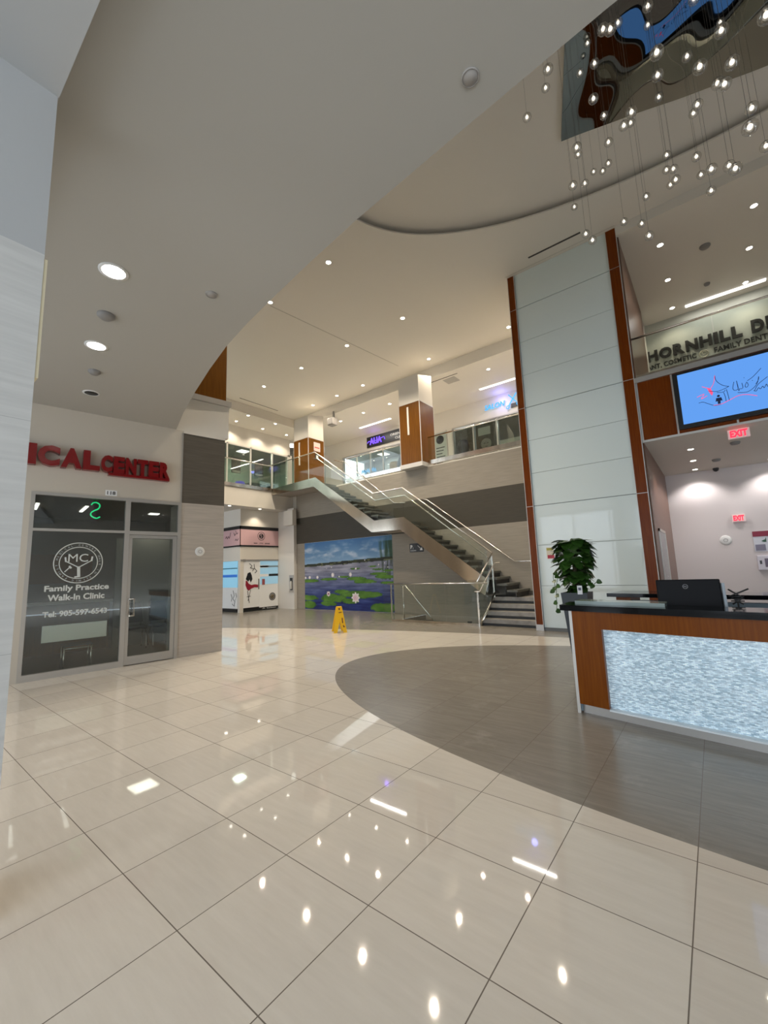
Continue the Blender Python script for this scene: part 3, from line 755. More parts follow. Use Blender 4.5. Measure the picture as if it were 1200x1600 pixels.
MB().box(-12.96, -12.69, 12.64, 12.652, 8.09, 8.34).build('grille', P('speaker_grille', (.12, .115, .11), .6), nw)
MB().box(-12.86, -12.80, 12.85, 12.93, 8.2, ZL + .1).build('bracket', GREYP, nw)

# ------------------------------------------------------------------ upstairs wood columns
def column(x0, x1, label, extra=None):
    t = thing('wood_clad_column', label, 'column', ((x0 + x1) / 2, 12.2, Z2), 'wood clad columns on the upper floor')
    y0, y1 = 11.70, 12.62
    MB().box(x0, x1, y0, y1, Z2 + .06, 7.36).build('veneer', WOODC, t)
    MB().box(x0 - .005, x0 + .015, y0 - .008, y0 + .01, Z2 + .06, 7.36).box(x1 - .012, x1 + .008, y0 - .008, y0 + .012, Z2 + .06, 7.36).box(x1 - .01, x1 + .008, y1 - .012, y1 + .005, Z2 + .06, 7.36).box(x0, x1 + .006, y0 - .006, y1, 7.34, 7.37).build('edge_trim', TRIMW, t)
    MB().box(x0 + .35, x0 + .42, y0 - .02, y0, 6.2, 7.22).build('light_strip', P('pale_strip', (.75, .72, .66), .4), t)
    MB().prism([(x0 + .01, y0 + .01, 7.37), (x0 + .01, y1 - .01, 7.37), (x0 + .01, y1 - .01, 8.56), (x0 + .01, y0 + .01, 8.30)], (x1 - x0 - .02, 0, 0)).box(x0 + .01, x0 + .3, y1 - .02, 12.91, 8.2, ZL + .05).build('plaster_shaft', PAINT, t)
    MB().box(x0 - .03, x1 + .03, y0 - .03, y1 - .2, Z2 - .09, Z2 + .06).build('foot_plate', P('pale_base', (.6, .58, .55), .4), t)
    return t
c_l = column(-14.18, -13.22, 'wood clad column at the top of the stairs, small poster on its right face')
column(-8.34, -7.46, 'wood clad column on the upper balcony above the stair wall, right of the purple sign')
pz = thing('notice', 'pale notice with dark square below it on the left wood column', 'poster', (-13.21, 12.1, 6.6))
MB().box(-13.212, -13.20, 12.0, 12.38, 6.80, 7.2, bevel=.004).build('paper', P('notice_paper', (.75, .6, .55), .5), pz)
MB().box(-13.2, -13.196, 12.05, 12.33, 6.94, 6.99).build('print_line', P('notice_red', (.6, .1, .08), .5), pz)
MB().box(-13.212, -13.20, 12.08, 12.30, 6.42, 6.66).build('dark_card', BLACK, pz)
MB().box(-13.2, -13.196, 12.13, 12.25, 6.47, 6.62).build('white_square', WHITEV, pz)

# ------------------------------------------------------------------ kiosk shop under the left balcony (ground floor)
KX, KY0, KY1 = -15.5, 9.91, 12.0
struct('wall_kiosk', MB().box(-24, KX, KY0, 11.9, 2.13, 4.4), PAINT)
struct('wall_kiosk', MB().box(KX - .12, KX + .02, KY0 - .01, KY0 + .16, 0, 2.13), PAINT)
kb = thing('kiosk_shop', 'white and pink corner kiosk shop under the left balcony', 'kiosk', (KX, KY0, 0))
MB().box(KX - .002, KX + .03, KY0 - .03, 12.0 - .16, 3.455, 3.59).box(-22, KX + .03, KY0 - .03, KY0 + .002, 3.455, 3.59).build('black_cornice', BLACK, kb)
MB().box(KX - .002, KX + .02, KY0 - .02, 12.0 - .16, 2.78, 3.455).box(-22, KX + .02, KY0 - .02, KY0 + .002, 2.78, 3.455).build('pink_fascia', PINK, kb)
MB().box(KX - .002, KX + .03, KY0 - .03, 12.0 - .16, 2.715, 2.78).box(-22, KX + .03, KY0 - .03, KY0 + .002, 2.715, 2.78).build('dark_band', BLACK, kb)
MB().ring((KX + .021, 10.93, 3.19), .17, .19, .004, (1, 0, 0)).disc((KX + .021, 10.93, 3.19), .115, .006, (1, 0, 0)).build('round_logo', BLACK, kb)
text('S', (KX + .028, 10.88, 3.11), (0, 1, 0), (0, 0, 1), h=.16, mat=PINK, parent=kb, ext=.002)
text('905 . 773 . 8908', (KX + .021, 10.55, 2.84), (0, 1, 0), (0, 0, 1), w=.82, h=.055, mat=BLACK, parent=kb, ext=.002, bold=.02)
MB().tube(smooth_pl([(-16.6, KY0 - .022, 3.12), (-16.5, KY0 - .022, 3.2), (-16.44, KY0 - .022, 3.1), (-16.35, KY0 - .022, 3.2), (-16.28, KY0 - .022, 3.12), (-16.2, KY0 - .022, 3.35)]), .012, 6).build('script_lettering', P('brown_ink', (.08, .03, .03), .5), kb)
strokes(kb, 'line_drawing', [[(-15.95, 3.32), (-15.88, 3.2), (-15.80, 3.28)], [(-15.82, 3.4), (-15.72, 3.25), (-15.64, 3.3)], [(-15.85, 2.98), (-15.78, 3.05), (-15.7, 2.97), (-15.6, 3.05)]], .012, BLACK, f=lambda x, z: (x, KY0 - .022, z))
LBL = emit('kiosk_lit_interior', (.42, .72, .90), .95)
kdoor = tag(MB().box(KX - .03, KX + .01, 10.08, 10.86, .17, 2.12).build('door', WHITEV, kb), 'white sliding door')
MB().box(KX - .02, KX + .015, 10.86, 11.83, .13, 2.12).build('front_panel', WHITEV, kb)
MB().box(KX + .015, KX + .02, 10.88, 11.82, 1.10, 2.10).build('shop_window', P('lit_frosted_glass', (.30, .46, .55), .12, emis=(.30, .62, .85), es=.34), kb)
MB().box(KX + .02, KX + .026, 10.88, 11.82, 1.83, 1.90).build('grey_stripe', P('grey_blue_stripe', (.2, .28, .33), .4), kb)
MB().box(KX + .02, KX + .026, 11.33, 11.82, 1.44, 1.54).build('black_stripe', BLACK, kb)
MB().box(KX + .02, KX + .026, 10.88, 11.30, 1.43, 1.54).box(KX + .02, KX + .026, 10.88, 11.30, 1.81, 1.92).build('white_stripe', WHITEV, kb)
MB().box(KX + .02, KX + .026, 10.98, 11.12, 1.08, 1.33).build('red_notice', P('dull_red', (.35, .08, .08), .5), kb)
MB().ring((KX + .016, 11.52, .55), .13, .17, .004, (1, 0, 0)).disc((KX + .016, 11.52, .55), .115, .005, (1, 0, 0)).build('round_seal', P('brown_black', (.05, .04, .03), .5), kb)
MB().ring((KX + .022, 11.52, .55), .05, .07, .003, (1, 0, 0)).build('seal_ring', P('gold_ink', (.45, .36, .2), .5), kb)
MB().box(KX - .02, KX + .012, 10.87, 11.83, .03, .13).box(KX - .06, KX - .02, 10.08, 10.86, .02, .17).build('black_plinth', BLACK, kb)
text('A Salon', (KX + .013, 11.0, .055), (0, 1, 0), (0, 0, 1), w=.7, h=.05, mat=WHITEV, parent=kb, ext=.001)
MB().box(KX + .0, KX + .05, 9.93, 11.83, 2.12, 2.17).box(KX + .0, KX + .07, 10.05, 10.14, 2.1, 2.18).build('door_track', GREYP, kb)
MB().box(KX + .01, KX + .03, 10.80, 10.83, .9, 1.35).build('door_handle', BLACKM, kdoor)
# lady decal: black hair, red dress
lady = MB()
lady.prism([(KX + .012, y, z) for y, z in [(10.27, 1.60), (10.40, 1.64), (10.47, 1.5), (10.50, 1.34), (10.42, 1.2), (10.37, 1.33), (10.30, 1.25), (10.18, 1.35), (10.24, 1.5)]], (.003, 0, 0))
lady.build('hair_decal', BLACK, kdoor)
MB().prism([(KX + .015, y, z) for y, z in [(10.18, 1.30), (10.25, 1.27), (10.32, 1.16), (10.45, 1.1), (10.62, 1.12), (10.78, 1.10), (10.78, .98), (10.6, 1.0), (10.45, .95), (10.33, .87), (10.25, .92), (10.17, 1.1)]], (.003, 0, 0)).build('dress_decal', P('deep_red', (.30, .01, .03), .5), kdoor)
strokes(kdoor, 'limbs_decal', [[(10.27, .88), (10.32, .6), (10.36, .36)], [(10.42, .9), (10.35, .65), (10.30, .45)], [(10.24, .62), (10.42, .64)], [(10.35, 2.0), (10.48, 1.9), (10.4, 1.82), (10.58, 1.78), (10.5, 1.68)], [(10.58, 1.98), (10.6, 1.8), (10.72, 1.68), (10.62, 1.6)]], .012, BLACK, f=lambda y, z: (KX + .013, y, z))
# kiosk left face
MB().box(-17.4, -15.66, KY0 - .02, KY0 + .02, 1.02, 2.12).build('shop_window', P('lit_frosted_glass_2', (.25, .50, .65), .12, emis=(.28, .62, .85), es=.42), kb)
MB().box(-17.4, -15.66, KY0 - .03, KY0 - .02, 1.45, 1.56).build('blue_stripe', P('blue_stripe', (.03, .16, .55), .4, emis=(.03, .2, .8), es=.25), kb)
MB().box(-17.4, -15.66, KY0 - .03, KY0 - .02, 1.80, 1.84).build('teal_stripe', P('teal_stripe', (.04, .18, .28), .4), kb)
MB().box(-17.4, -15.64, KY0 - .02, KY0 + .02, .16, 1.02).build('front_panel', WHITEV, kb)
MB().box(-17.4, -15.64, KY0 - .03, KY0 + .02, .02, .14).build('black_plinth', BLACK, kb)
strokes(kb, 'line_drawing', [[(-15.95, .9), (-15.85, .7), (-15.95, .55), (-15.8, .45), (-15.85, .25)], [(-15.75, .8), (-15.68, .65), (-15.78, .5)], [(-16.1, .75), (-16.02, .6), (-16.08, .45)], [(-16.0, .35), (-15.9, .28)]], .012, BLACK, f=lambda x, z: (x, KY0 - .022, z))
struct('floor', MB().box(-24, KX - .15, 10.0, 11.9, .001, .02), TRD2)

# ------------------------------------------------------------------ clinic shop front
sfm = thing('shopfront', 'aluminium framed glass clinic front with window and transoms', 'shopfront', sf(-1.5, 0, 0))
fr = MB(TS)
for a, b, c, d in ((-2.64, -2.585, 0, 3.04), (-1.285, -1.205, 0, 3.04), (-.375, -.314, 0, 3.04), (-2.585, -1.285, 2.99, 3.04), (-1.205, -.375, 2.98, 3.04), (-2.585, -1.285, 2.385, 2.43), (-1.205, -.375, 2.36, 2.43), (-2.585, -1.285, 0, .105)):
    fr.box(a, b, -.08, .02, c, d)
fr.build('frame', ALU, sfm)
MB(TS).box(-2.585, -1.285, -.035, -.025, .105, 2.385).build('window_pane', GLASS_SHOP, sfm)
MB(TS).box(-2.585, -1.285, -.035, -.025, 2.43, 2.99).build('transom_pane', GLASS_SHOP, sfm)
MB(TS).box(-1.205, -.375, -.035, -.025, 2.43, 2.98).build('transom_pane', GLASS_SHOP, sfm)
dr = thing('glass_door', 'aluminium framed glass clinic door with chrome pull handle', 'door', sf(-.8, 0, 0))
MB(TS).box(-1.2, -1.15, -.06, .0, .015, 2.355).box(-.45, -.378, -.06, 0, .015, 2.355).box(-1.15, -.45, -.06, 0, 2.295, 2.355).box(-1.15, -.45, -.06, 0, .015, .16).build('frame', ALU, dr)
MB(TS).box(-1.15, -.45, -.035, -.025, .16, 2.295).build('pane', GLASS_SHOP, dr)
hm = MB(); hm.tube([sf(-1.17, 0, 1.18), sf(-1.17, .06, 1.18), sf(-1.17, .06, .88), sf(-1.17, 0, .88)], .012); hm.tube([sf(-1.09, 0, 1.18), sf(-1.09, .06, 1.18), sf(-1.09, .06, .88), sf(-1.09, 0, .88)], .012); hm.tube([sf(-1.17, .06, 1.18), sf(-1.09, .06, 1.18)], .012); hm.tube([sf(-1.17, .06, .88), sf(-1.09, .06, .88)], .012)
hm.build('pull_handle', CHROME, dr)
# vinyl lettering on the window
text('Family Practice', sf(-2.38, -.024, 1.355), UD, (0, 0, 1), w=.90, h=.125, mat=GLASS_FROST, name='lettering', parent=sfm, ext=.002, bold=.03)
text('Walk-In Clinic', sf(-2.33, -.024, 1.225), UD, (0, 0, 1), w=.79, h=.105, mat=GLASS_FROST, name='lettering', parent=sfm, ext=.002, bold=.03)
text('Tel: 905-597-6543', sf(-2.38, -.024, .965), UD, (0, 0, 1), w=.89, h=.095, mat=GLASS_FROST, name='lettering', parent=sfm, ext=.002, bold=.03)
lg = MB(TS)
LC = (-1.94, -.024, 1.853)
lg.ring(LC, .335, .35, .002, (0, 1, 0), 48).ring(LC, .262, .275, .002, (0, 1, 0), 48)
lg.build('round_emblem', GLASS_FROST, sfm)
for k, ch in enumerate('MEDICAL CENTRE WALK IN CLINIC FAMILY '):
    if ch == ' ': continue
    a = PI * .95 - 2 * PI * k / 37
    c = Vector((LC[0] + .29 * math.cos(a), LC[1], LC[2] + .29 * math.sin(a)))
    xd = UD * math.sin(a) - Vector((0, 0, 1)) * math.cos(a); yd = UD * math.cos(a) + Vector((0, 0, 1)) * math.sin(a)
    text(ch, sf(*c), xd, yd, h=.030, mat=GLASS_FROST, name='emblem_letter', parent=sfm, ext=.001)
text('MC', sf(-2.09, -.024, 1.87), UD, (0, 0, 1), w=.28, h=.135, mat=GLASS_FROST, name='emblem_letters', parent=sfm, ext=.002, bold=.0)
em = MB(TS)
def stp(p, q, w):
    p, q = Vector((p[0], -.023, p[1])), Vector((q[0], -.023, q[1])); d = (q - p).normalized(); nn = Vector((-d.z, 0, d.x)) * w
    em.prism([p + nn, q + nn, q - nn, p - nn], (0, .002, 0))
for p, q, w in [((-2.12, 1.88), (-1.95, 1.78), .008), ((-1.76, 1.89), (-1.93, 1.78), .008), ((-1.94, 1.79), (-1.93, 1.62), .022), ((-1.99, 1.61), (-1.91, 1.62), .012), ((-2.13, 1.95), (-2.12, 1.87), .012), ((-1.75, 1.96), (-1.76, 1.88), .012), ((-2.13, 1.70), (-2.06, 1.78), .008), ((-2.07, 1.80), (-2.04, 1.76), .014)]: stp(p, q, w)
em.build('emblem_tree', GLASS_FROST, sfm)
tag(MB(TS).box(-2.37, -1.475, -.06, -.04, .56, .83, bevel=.008).build('sign_board', P('white_board', (.85, .86, .83), .4)), 'blank white rectangular board behind the clinic window glass', 'sign')
# neon reflection in the transom glass, built as an added glowing squiggle
ng = thing('neon_sign', 'green neon S-shaped sign behind the clinic transom', 'neon sign', sf(-1.74, -.2, 2.68))
sq = [(-1.79, 2.90), (-1.77, 2.935), (-1.72, 2.95), (-1.67, 2.92), (-1.665, 2.87), (-1.69, 2.83), (-1.74, 2.80), (-1.785, 2.76), (-1.79, 2.71), (-1.75, 2.675), (-1.70, 2.66), (-1.65, 2.69)]
MB(TS).tube(smooth_pl([(u, -.18, z) for u, z in sq], 4), .011, 8).build('tube', NEON_G, ng)
MB(TS).box(-1.76, -1.75, -.2, -.19, 2.93, 3.1).box(-1.70, -1.69, -.2, -.19, 2.93, 3.1).build('hanger', BLACKM, ng)
# red channel letters
RS = thing('channel_letter_sign', 'red raised letters reading MEDICAL CENTER above the clinic door', 'sign', sf(-2, .0, 3.45))
def letters(word, u0, u1, z0, z1, wts=None):
    wts = wts or {'I': .45, 'M': 1.25, 'L': .85}
    tot = sum(wts.get(c, 1.) for c in word); u = u0
    for c in word:
        w = (u1 - u0) * wts.get(c, 1.) / tot
        text(c, sf(u + .006, .0, z0), UD, (0, 0, 1), w=w - .014, h=z1 - z0, mat=RED, name='letter', parent=RS, ext=.13, bold=.06)
        u += w
letters('MEDICAL', -3.75, -1.73, 3.475, 3.825)
letters('CENTER', -1.73, -.58, 3.475, 3.785)
MB(TS).box(-1.60, -.58, 0, .11, 3.425, 3.475).build('raceway', RED, RS)
nb = thing('number_plate', 'small white plate with the number 118 above the clinic door frame', 'sign', sf(-1.52, 0, 3.06))
MB(TS).box(-1.615, -1.435, 0, .008, 3.065, 3.165).build('plate', WHITEV, nb)
text('118', sf(-1.59, .009, 3.083), UD, (0, 0, 1), w=.13, h=.065, mat=BLACK, parent=nb, ext=.002, bold=.02)
ck = thing('wall_speaker', 'round white wall speaker on the stone pillar beside the clinic door', 'speaker', sf(.07, 0, 2.05))
MB(TS).lathe([(0, .02), (.06, .022), (.085, .018), (.095, 0)], (.07, 0, 2.05), (0, 1, 0)).build('cover', WHITEP, ck)
MB(TS).ring((.07, .02, 2.05), .03, .036, .004, (0, 1, 0)).build('ring', GREYP, ck)
# clinic furniture
def chair(u, n, label):
    t = thing('waiting_chair', label, 'chair', sf(u, n, 0), 'waiting chairs inside the clinic')
    MB(TS).box(u - .2, u + .2, n - .22, n + .22, .44, .48, bevel=.012).build('seat', BLACK, t)
    b = MB(TS); b.prism([(u - .2, n - .20, .56), (u + .2, n - .20, .56), (u + .17, n - .34, 1.0), (u - .17, n - .34, 1.0)], (0, .03, 0)); b.build('backrest', BLACK, t)
    for s_ in (-.19, .19):
        MB(TS).tube(smooth_pl([(u + s_, n + .22, 0), (u + s_, n + .16, .34), (u + s_, n, .43), (u + s_, n - .16, .34), (u + s_, n - .22, 0)], 4), .011, 6).build('leg', CHROME, t)
        MB(TS).tube([(u + s_ * .8, n - .18, .42), (u + s_ * .8, n - .32, .9)], .011, 6).build('back_post', CHROME, t)
chair(-.62, -2.0, 'black waiting chair with chrome legs nearer the clinic door handle')
chair(-.10, -2.0, 'black waiting chair with chrome legs nearer the stone pillar')
tag(MB(TS).box(-.95, .495, -2.62, -2.56, .012, 2.5).build('partition_screen', P('pale_partition', (.26, .26, .235), .5)), 'pale partition screen behind the two waiting chairs inside the clinic', 'screen')  # added pale panel standing in for the bright strip behind the chairs
l = bpy.data.lights.new('lamp', 'AREA'); l.size = .5; l.energy = 9; l.color = (1, .93, .82)  # added fill light for the clinic interior and its pale backdrop
tl = thing('ceiling_panel_lamp', 'square ceiling lamp inside the clinic above the waiting chairs', 'lamp', sf(-.25, -2.3, 3.1))
MB(TS).box(-.35, -.15, -2.4, -2.2, 3.08, 3.1).build('diffuser', TUBE_L, tl)
o = bpy.data.objects.new('lamp', l); C.objects.link(o); o.parent = tl; o.location = Vector((0, 0, -.04))
tb = thing('side_table', 'low chrome framed table just inside the clinic window', 'table', sf(-1.85, -.5, 0))
MB(TS).box(-2.05, -1.62, -.75, -.35, .42, .44).build('top', P('smoked_top', (.05, .05, .05), .2), tb)
for u in (-2.03, -1.64):
    for n in (-.73, -.37): MB(TS).tube([(u, n, 0), (u, n, .42)], .014, 8).build('leg', CHROME, tb)
MB(TS).tube([(-2.03, -.37, .38), (-1.64, -.37, .38)], .01, 6).build('rail', CHROME, tb)
rc = thing('clinic_counter', 'dim orange wood reception counter deep inside the clinic', 'counter', sf(-2, -3, 0))
MB(TS).box(-3.2, -1.0, -3.2, -2.7, 0, 1.05).build('body', WOODC, rc); MB(TS).box(-3.25, -.95, -3.25, -2.62, 1.05, 1.1).build('top', WHITEP, rc)
tag(MB(TS).box(-3.0, -1.2, -4.09, -4.05, 1.5, 2.2).build('wall_panel', WOODC), 'orange wood wall panel at the back of the clinic', 'panel')
for i, u in enumerate((-2.5, -1.7)):  # glowing strips standing in for reflections in the clinic window
    tag(MB(TS).box(u, u + .06, -2.6, -1.7, 3.08, 3.10).build('strip_lamp', TUBE_L), ['linear ceiling lamp inside the clinic, nearer the grey column', 'linear ceiling lamp inside the clinic, nearer the door'][i], 'lamp', 'linear lamps inside the clinic')

# ------------------------------------------------------------------ hidden-behind-camera neon sign that shows in the white glass
ns = thing('neon_sign', 'pink lettered neon sign with green ampersand hanging behind the near column', 'neon sign', (-5.1, -.5, 4.1))
NXD = (-1, 0, 0)
for s_, x, w, m in (('Family', -4.55, .52, NEON_P), ('&', -5.13, .14, NEON_G), ('Dental', -5.33, .52, NEON_P)):
    text(s_, (x, -.5, 4.16), NXD, (0, 0, 1), w=w, h=.17, mat=m, parent=ns, ext=.01)
MB().box(-5.86, -4.5, -.53, -.51, 4.13, 4.16).box(-4.8, -4.79, -.53, -.51, 4.16, 4.43).box(-5.5, -5.49, -.53, -.51, 4.16, 4.43).build('hanger', BLACKM, ns)

# ------------------------------------------------------------------ reception desk
dk = thing('reception_desk', 'curved wood reception desk with black top and glowing mosaic front', 'desk', (-.5, 5.0, 0))
def arc(x, off=0.):
    """desk front line"""
    return 4.80 - .205 * (x + 1.3) + .02 * (x + 1.3) ** 2 + off
xs = [-1.29 + (3.6 / 24) * i for i in range(25)]
def band(name, x0, x1, z0, z1, o0, o1, mat, n=16, parent=dk):
    mb = MB(); X_ = [x0 + (x1 - x0) * i / n for i in range(n + 1)]
    rows = [[mb.bm.verts.new((x, arc(x, o), z)) for x in X_] for o, z in ((o0, z0), (o1, z0), (o1, z1), (o0, z1))]
    for k in range(4):
        A, B = rows[k], rows[(k + 1) % 4]
        for i in range(n): mb.bm.faces.new((A[i], A[i + 1], B[i + 1], B[i]))
    for e in (0, -1): mb.bm.faces.new([r[e] for r in rows])
    return mb.build(name, mat, parent)
band('countertop', -1.38, 2.4, 1.04, 1.10, -.05, .36, BLACKG)
band('top_rail', -1.27, 2.4, .865, 1.04, 0, .10, WOODH)
band('end_panel', -1.27, -.985, .095, .865, 0, .10, WOODH)
band('mosaic_panel', -.985, 2.4, .095, .865, .075, .10, mosaic_material())
band('light_trim', -.985, 2.4, .08, .095, .0, .10, P('lit_sill', (.75, .8, .82), .3))
band('plinth', -1.25, 2.4, .0, .08, .05, .12, ALU)
band('body', -1.26, 2.4, .08, 1.04, .10, .16, WOODH)
MB().box(-1.30, -1.268, arc(-1.28), arc(-1.28) + .012, 0, 1.04).build('end_trim', TRIMW, dk)
MB().box(-1.29, -1.25, arc(-1.28) + .02, arc(-1.28) + .64, .02, 1.03).build('side_panel', GREYL, dk)
band('transaction_ledge', -1.25, -.42, 1.10, 1.135, .10, .34, P('pale_ledge_glass', (.30, .36, .34), .08))
band('work_surface', -1.2, 2.4, .74, .77, .36, 1.3, GREYL)
bd = thing('back_counter', 'second reception counter with black top behind the front desk', 'counter', (-.6, 6.8, 0))
MB().prism([(-1.26, 6.62, 1.05), (.9, 6.32, 1.05), (1.0, 6.95, 1.05), (-1.16, 7.25, 1.05)], (0, 0, .05)).build('countertop', BLACKG, bd)
MB().prism([(-1.16, 6.70, 0), (-.98, 6.68, 0), (-.92, 7.10, 0), (-1.10, 7.13, 0)], (0, 0, 1.05)).build('end_panel', WOODH, bd)
MB().prism([(-.98, 6.72, .3), (.85, 6.46, .3), (.87, 6.54, .3), (-.96, 6.80, .3)], (0, 0, .70)).build('front_panel', GREYL, bd)
MB().prism([(.60, 6.42, 0), (.85, 6.38, 0), (.9, 6.85, 0), (.65, 6.9, 0)], (0, 0, 1.05)).build('end_panel', WOODH, bd)
# monitor
mo = thing('monitor', 'black computer monitor seen from behind on the reception desk', 'monitor', (-.30, 5.15, 1.0))
mb = MB(); mb.box(-.26, .26, -.02, .02, 0, .34, bevel=.01); mb.T = Matrix.Translation((-.245, 5.12, 1.0)) @ Matrix.Rotation(.16, 4, 'Z') @ Matrix.Rotation(-.10, 4, 'X'); mb.T = mb.T @ Matrix.Translation((0, 0, .0))
mb.build('housing', P('monitor_black', (.004, .004, .005), .5, spec=.15), mo)
e_ = Matrix.Translation((-.245, 5.12, 1.0)) @ Matrix.Rotation(.16, 4, 'Z') @ Matrix.Rotation(-.10, 4, 'X')
mb = MB(e_); mb.ring((-.02, -.021, .27), .019, .022, .002, (0, -1, 0)); mb.build('ring_logo', P('logo_grey', (.35, .35, .36), .4), mo)
text('DELL', e_ @ Vector((-.035, -.0215, .264)), (e_.to_3x3() @ Vector((1, 0, 0))), (e_.to_3x3() @ Vector((0, 0, 1))), w=.03, h=.012, mat=bpy.data.materials['logo_grey'], parent=mo, ext=.001)
MB().box(-.30, -.20, 5.15, 5.20, .785, 1.1).build('stand', BLACKM, mo); MB().box(-.38, -.12, 5.08, 5.3, .771, .785).build('base', BLACKM, mo)
tag(MB(e_).box(.262, .285, -.05, .0, -.0, .30).build('side_edge', P('screen_edge', (.25, .29, .32), .3), mo), 'pale grey edge')
# black scissor wire
ws = thing('scissor_arm', 'black folding scissor arm standing beside the monitor', 'desk accessory', (.12, 5.2, 1.1))
mb = MB()
for (a, b) in (((-.0, 1.20), (.15, 1.275)), ((.0, 1.27), (.09, 1.20)), ((.02, 1.19), (.10, 1.13)), ((.10, 1.19), (.02, 1.13))):
    mb.tube([(a[0] + .06, 5.2, a[1] - .03), (b[0] + .06, 5.2, b[1] - .03)], .008, 6)
for z in (1.17, 1.15, 1.13): mb.tube([(.07, 5.2, z), (.17, 5.2, z)], .006, 6)
mb.tube([(.12, 5.2, .771), (.12, 5.2, 1.15)], .008, 6)
mb.build('linkage', BLACKM, ws)

# ------------------------------------------------------------------ planter with pothos
pl = thing('planter', 'tall tapered slate grey planter behind the left end of the desk', 'planter', (-1.75, 6.95, 0))
px, py = -1.74, 6.98
mb = MB()
def ringsq(c, w, z): return [mb.bm.verts.new((c[0] + sx * w, c[1] + sy * w, z)) for sx, sy in ((-1, -1), (1, -1), (1, 1), (-1, 1))]
rs = [ringsq((px, py), .11, 0), ringsq((px, py), .19, 1.09), ringsq((px, py), .17, 1.09), ringsq((px, py), .16, .98)]
for a, b in zip(rs[:-1], rs[1:]):
    for i in range(4): mb.bm.faces.new((a[i], a[(i + 1) % 4], b[(i + 1) % 4], b[i]))
mb.bm.faces.new(rs[0]); mb.bm.faces.new(rs[-1])
mb.build('pot', PLANTER_M, pl)
tag(MB().box(px + .06, px + .13, py - .205, py - .201, 1.07, 1.20).build('care_card', WHITEV), 'small white card tucked into the front of the planter', 'card')
MB().box(px + .075, px + .115, py - .207, py - .205, 1.13, 1.17).build('print', P('card_ink', (.1, .1, .15), .5), bpy.data.objects['care_card'])
pt = thing('pothos_plant', 'bushy green pothos with trailing vines in the grey planter', 'plant', (px, py, .98))
MB().tube([(px, py, .98), (px, py, 1.85)], .03, 8).build('moss_pole', STEMM, pt)
def leaf(mb, c, d, n_, s_):
    d = Vector(d).normalized(); n_ = Vector(n_); a = d.cross(n_)
    if a.length < 1e-3: a = d.orthogonal()
    a.normalize(); n_ = a.cross(d)
    ax = [(0, 0), (.28, .42), (.0, .55)]
    prof = [(-.05, .0), (-.14, .34), (.12, .54), (.45, .50), (.76, .28), (1.0, 0)]
    mid = [mb.bm.verts.new(c + d * (t * s_) - n_ * (.16 * t * t * s_)) for t, w in prof]
    L_ = [mb.bm.verts.new(c + d * (t * s_) + a * (w * s_) + n_ * (.10 * w * s_ - .2 * t * t * s_)) for t, w in prof[1:-1]]
    R_ = [mb.bm.verts.new(c + d * (t * s_) - a * (w * s_) + n_ * (.10 * w * s_ - .2 * t * t * s_)) for t, w in prof[1:-1]]
    for E in (L_, R_):
        E2 = [None] + E + [None]
        mb.bm.faces.new((mid[0], mid[1], E[0]))
        for i in range(len(E) - 1): mb.bm.faces.new((mid[i + 1], mid[i + 2], E[i + 1], E[i]))
        mb.bm.faces.new((mid[4], mid[5], E[-1]))
mb = MB(); rnd = random.Random(3)
for i in range(250):
    t = rnd.random(); z = 1.06 + .86 * t
    rad = .05 + .17 * math.sin(PI * .86 * t ** 1.3) ** .8
    a = rnd.uniform(0, 2 * PI)
    c = Vector((px + .9 * rad * math.cos(a), py + .9 * rad * math.sin(a), z))
    out = Vector((math.cos(a), math.sin(a), rnd.uniform(-.9, .25)))
    leaf(mb, c, out, Vector((0, 0, 1)) + .7 * out, rnd.uniform(.13, .20) * (.72 + .4 * t))
fo = mb.build('foliage', GREEN_LEAF, pt); tag(fo, kind='stuff')
for sgn, pts in ((-1, [(-.18, -.1, 1.45), (-.23, -.15, 1.3), (-.25, -.2, 1.1), (-.25, -.22, .95), (-.27, -.2, .80)]), (-1, [(-.2, -.05, 1.5), (-.30, -.1, 1.36), (-.29, -.1, 1.2), (-.31, -.12, 1.12)]), (1, [(.18, -.1, 1.45), (.23, -.1, 1.3), (.25, -.12, 1.2), (.33, -.12, 1.26)])):
    vp = smooth_pl([(px + a, py + b, z) for a, b, z in pts], 4)
    mb = MB().tube(vp, .005, 5)
    for q in vp[3::3]: leaf(mb, q, Vector((rnd.uniform(-1, 1), rnd.uniform(-1, .3), -.4)), Vector((0, -1, .4)), .07)
    mb.build('trailing_vine', GREEN_LEAF, pt)
# sticker on the white glass
sg = thing('wall_notice', 'small yellow and red safety notice on the white glass, left of the plant', 'sign', (-2.95, 10.08, 1.66))
MB().box(-3.10, -2.93, 10.082, 10.089, 1.65, 1.92).build('sheet', P('cream_paper', (.72, .66, .52), .5), sg)
MB().box(-3.09, -2.94, 10.079, 10.082, 1.85, 1.905).build('yellow_header', P('olive_yellow', (.42, .38, .06), .5), sg)
MB().box(-3.08, -2.93, 10.079, 10.082, 1.66, 1.74).build('red_footer', P('notice_crimson', (.45, .03, .06), .5), sg)

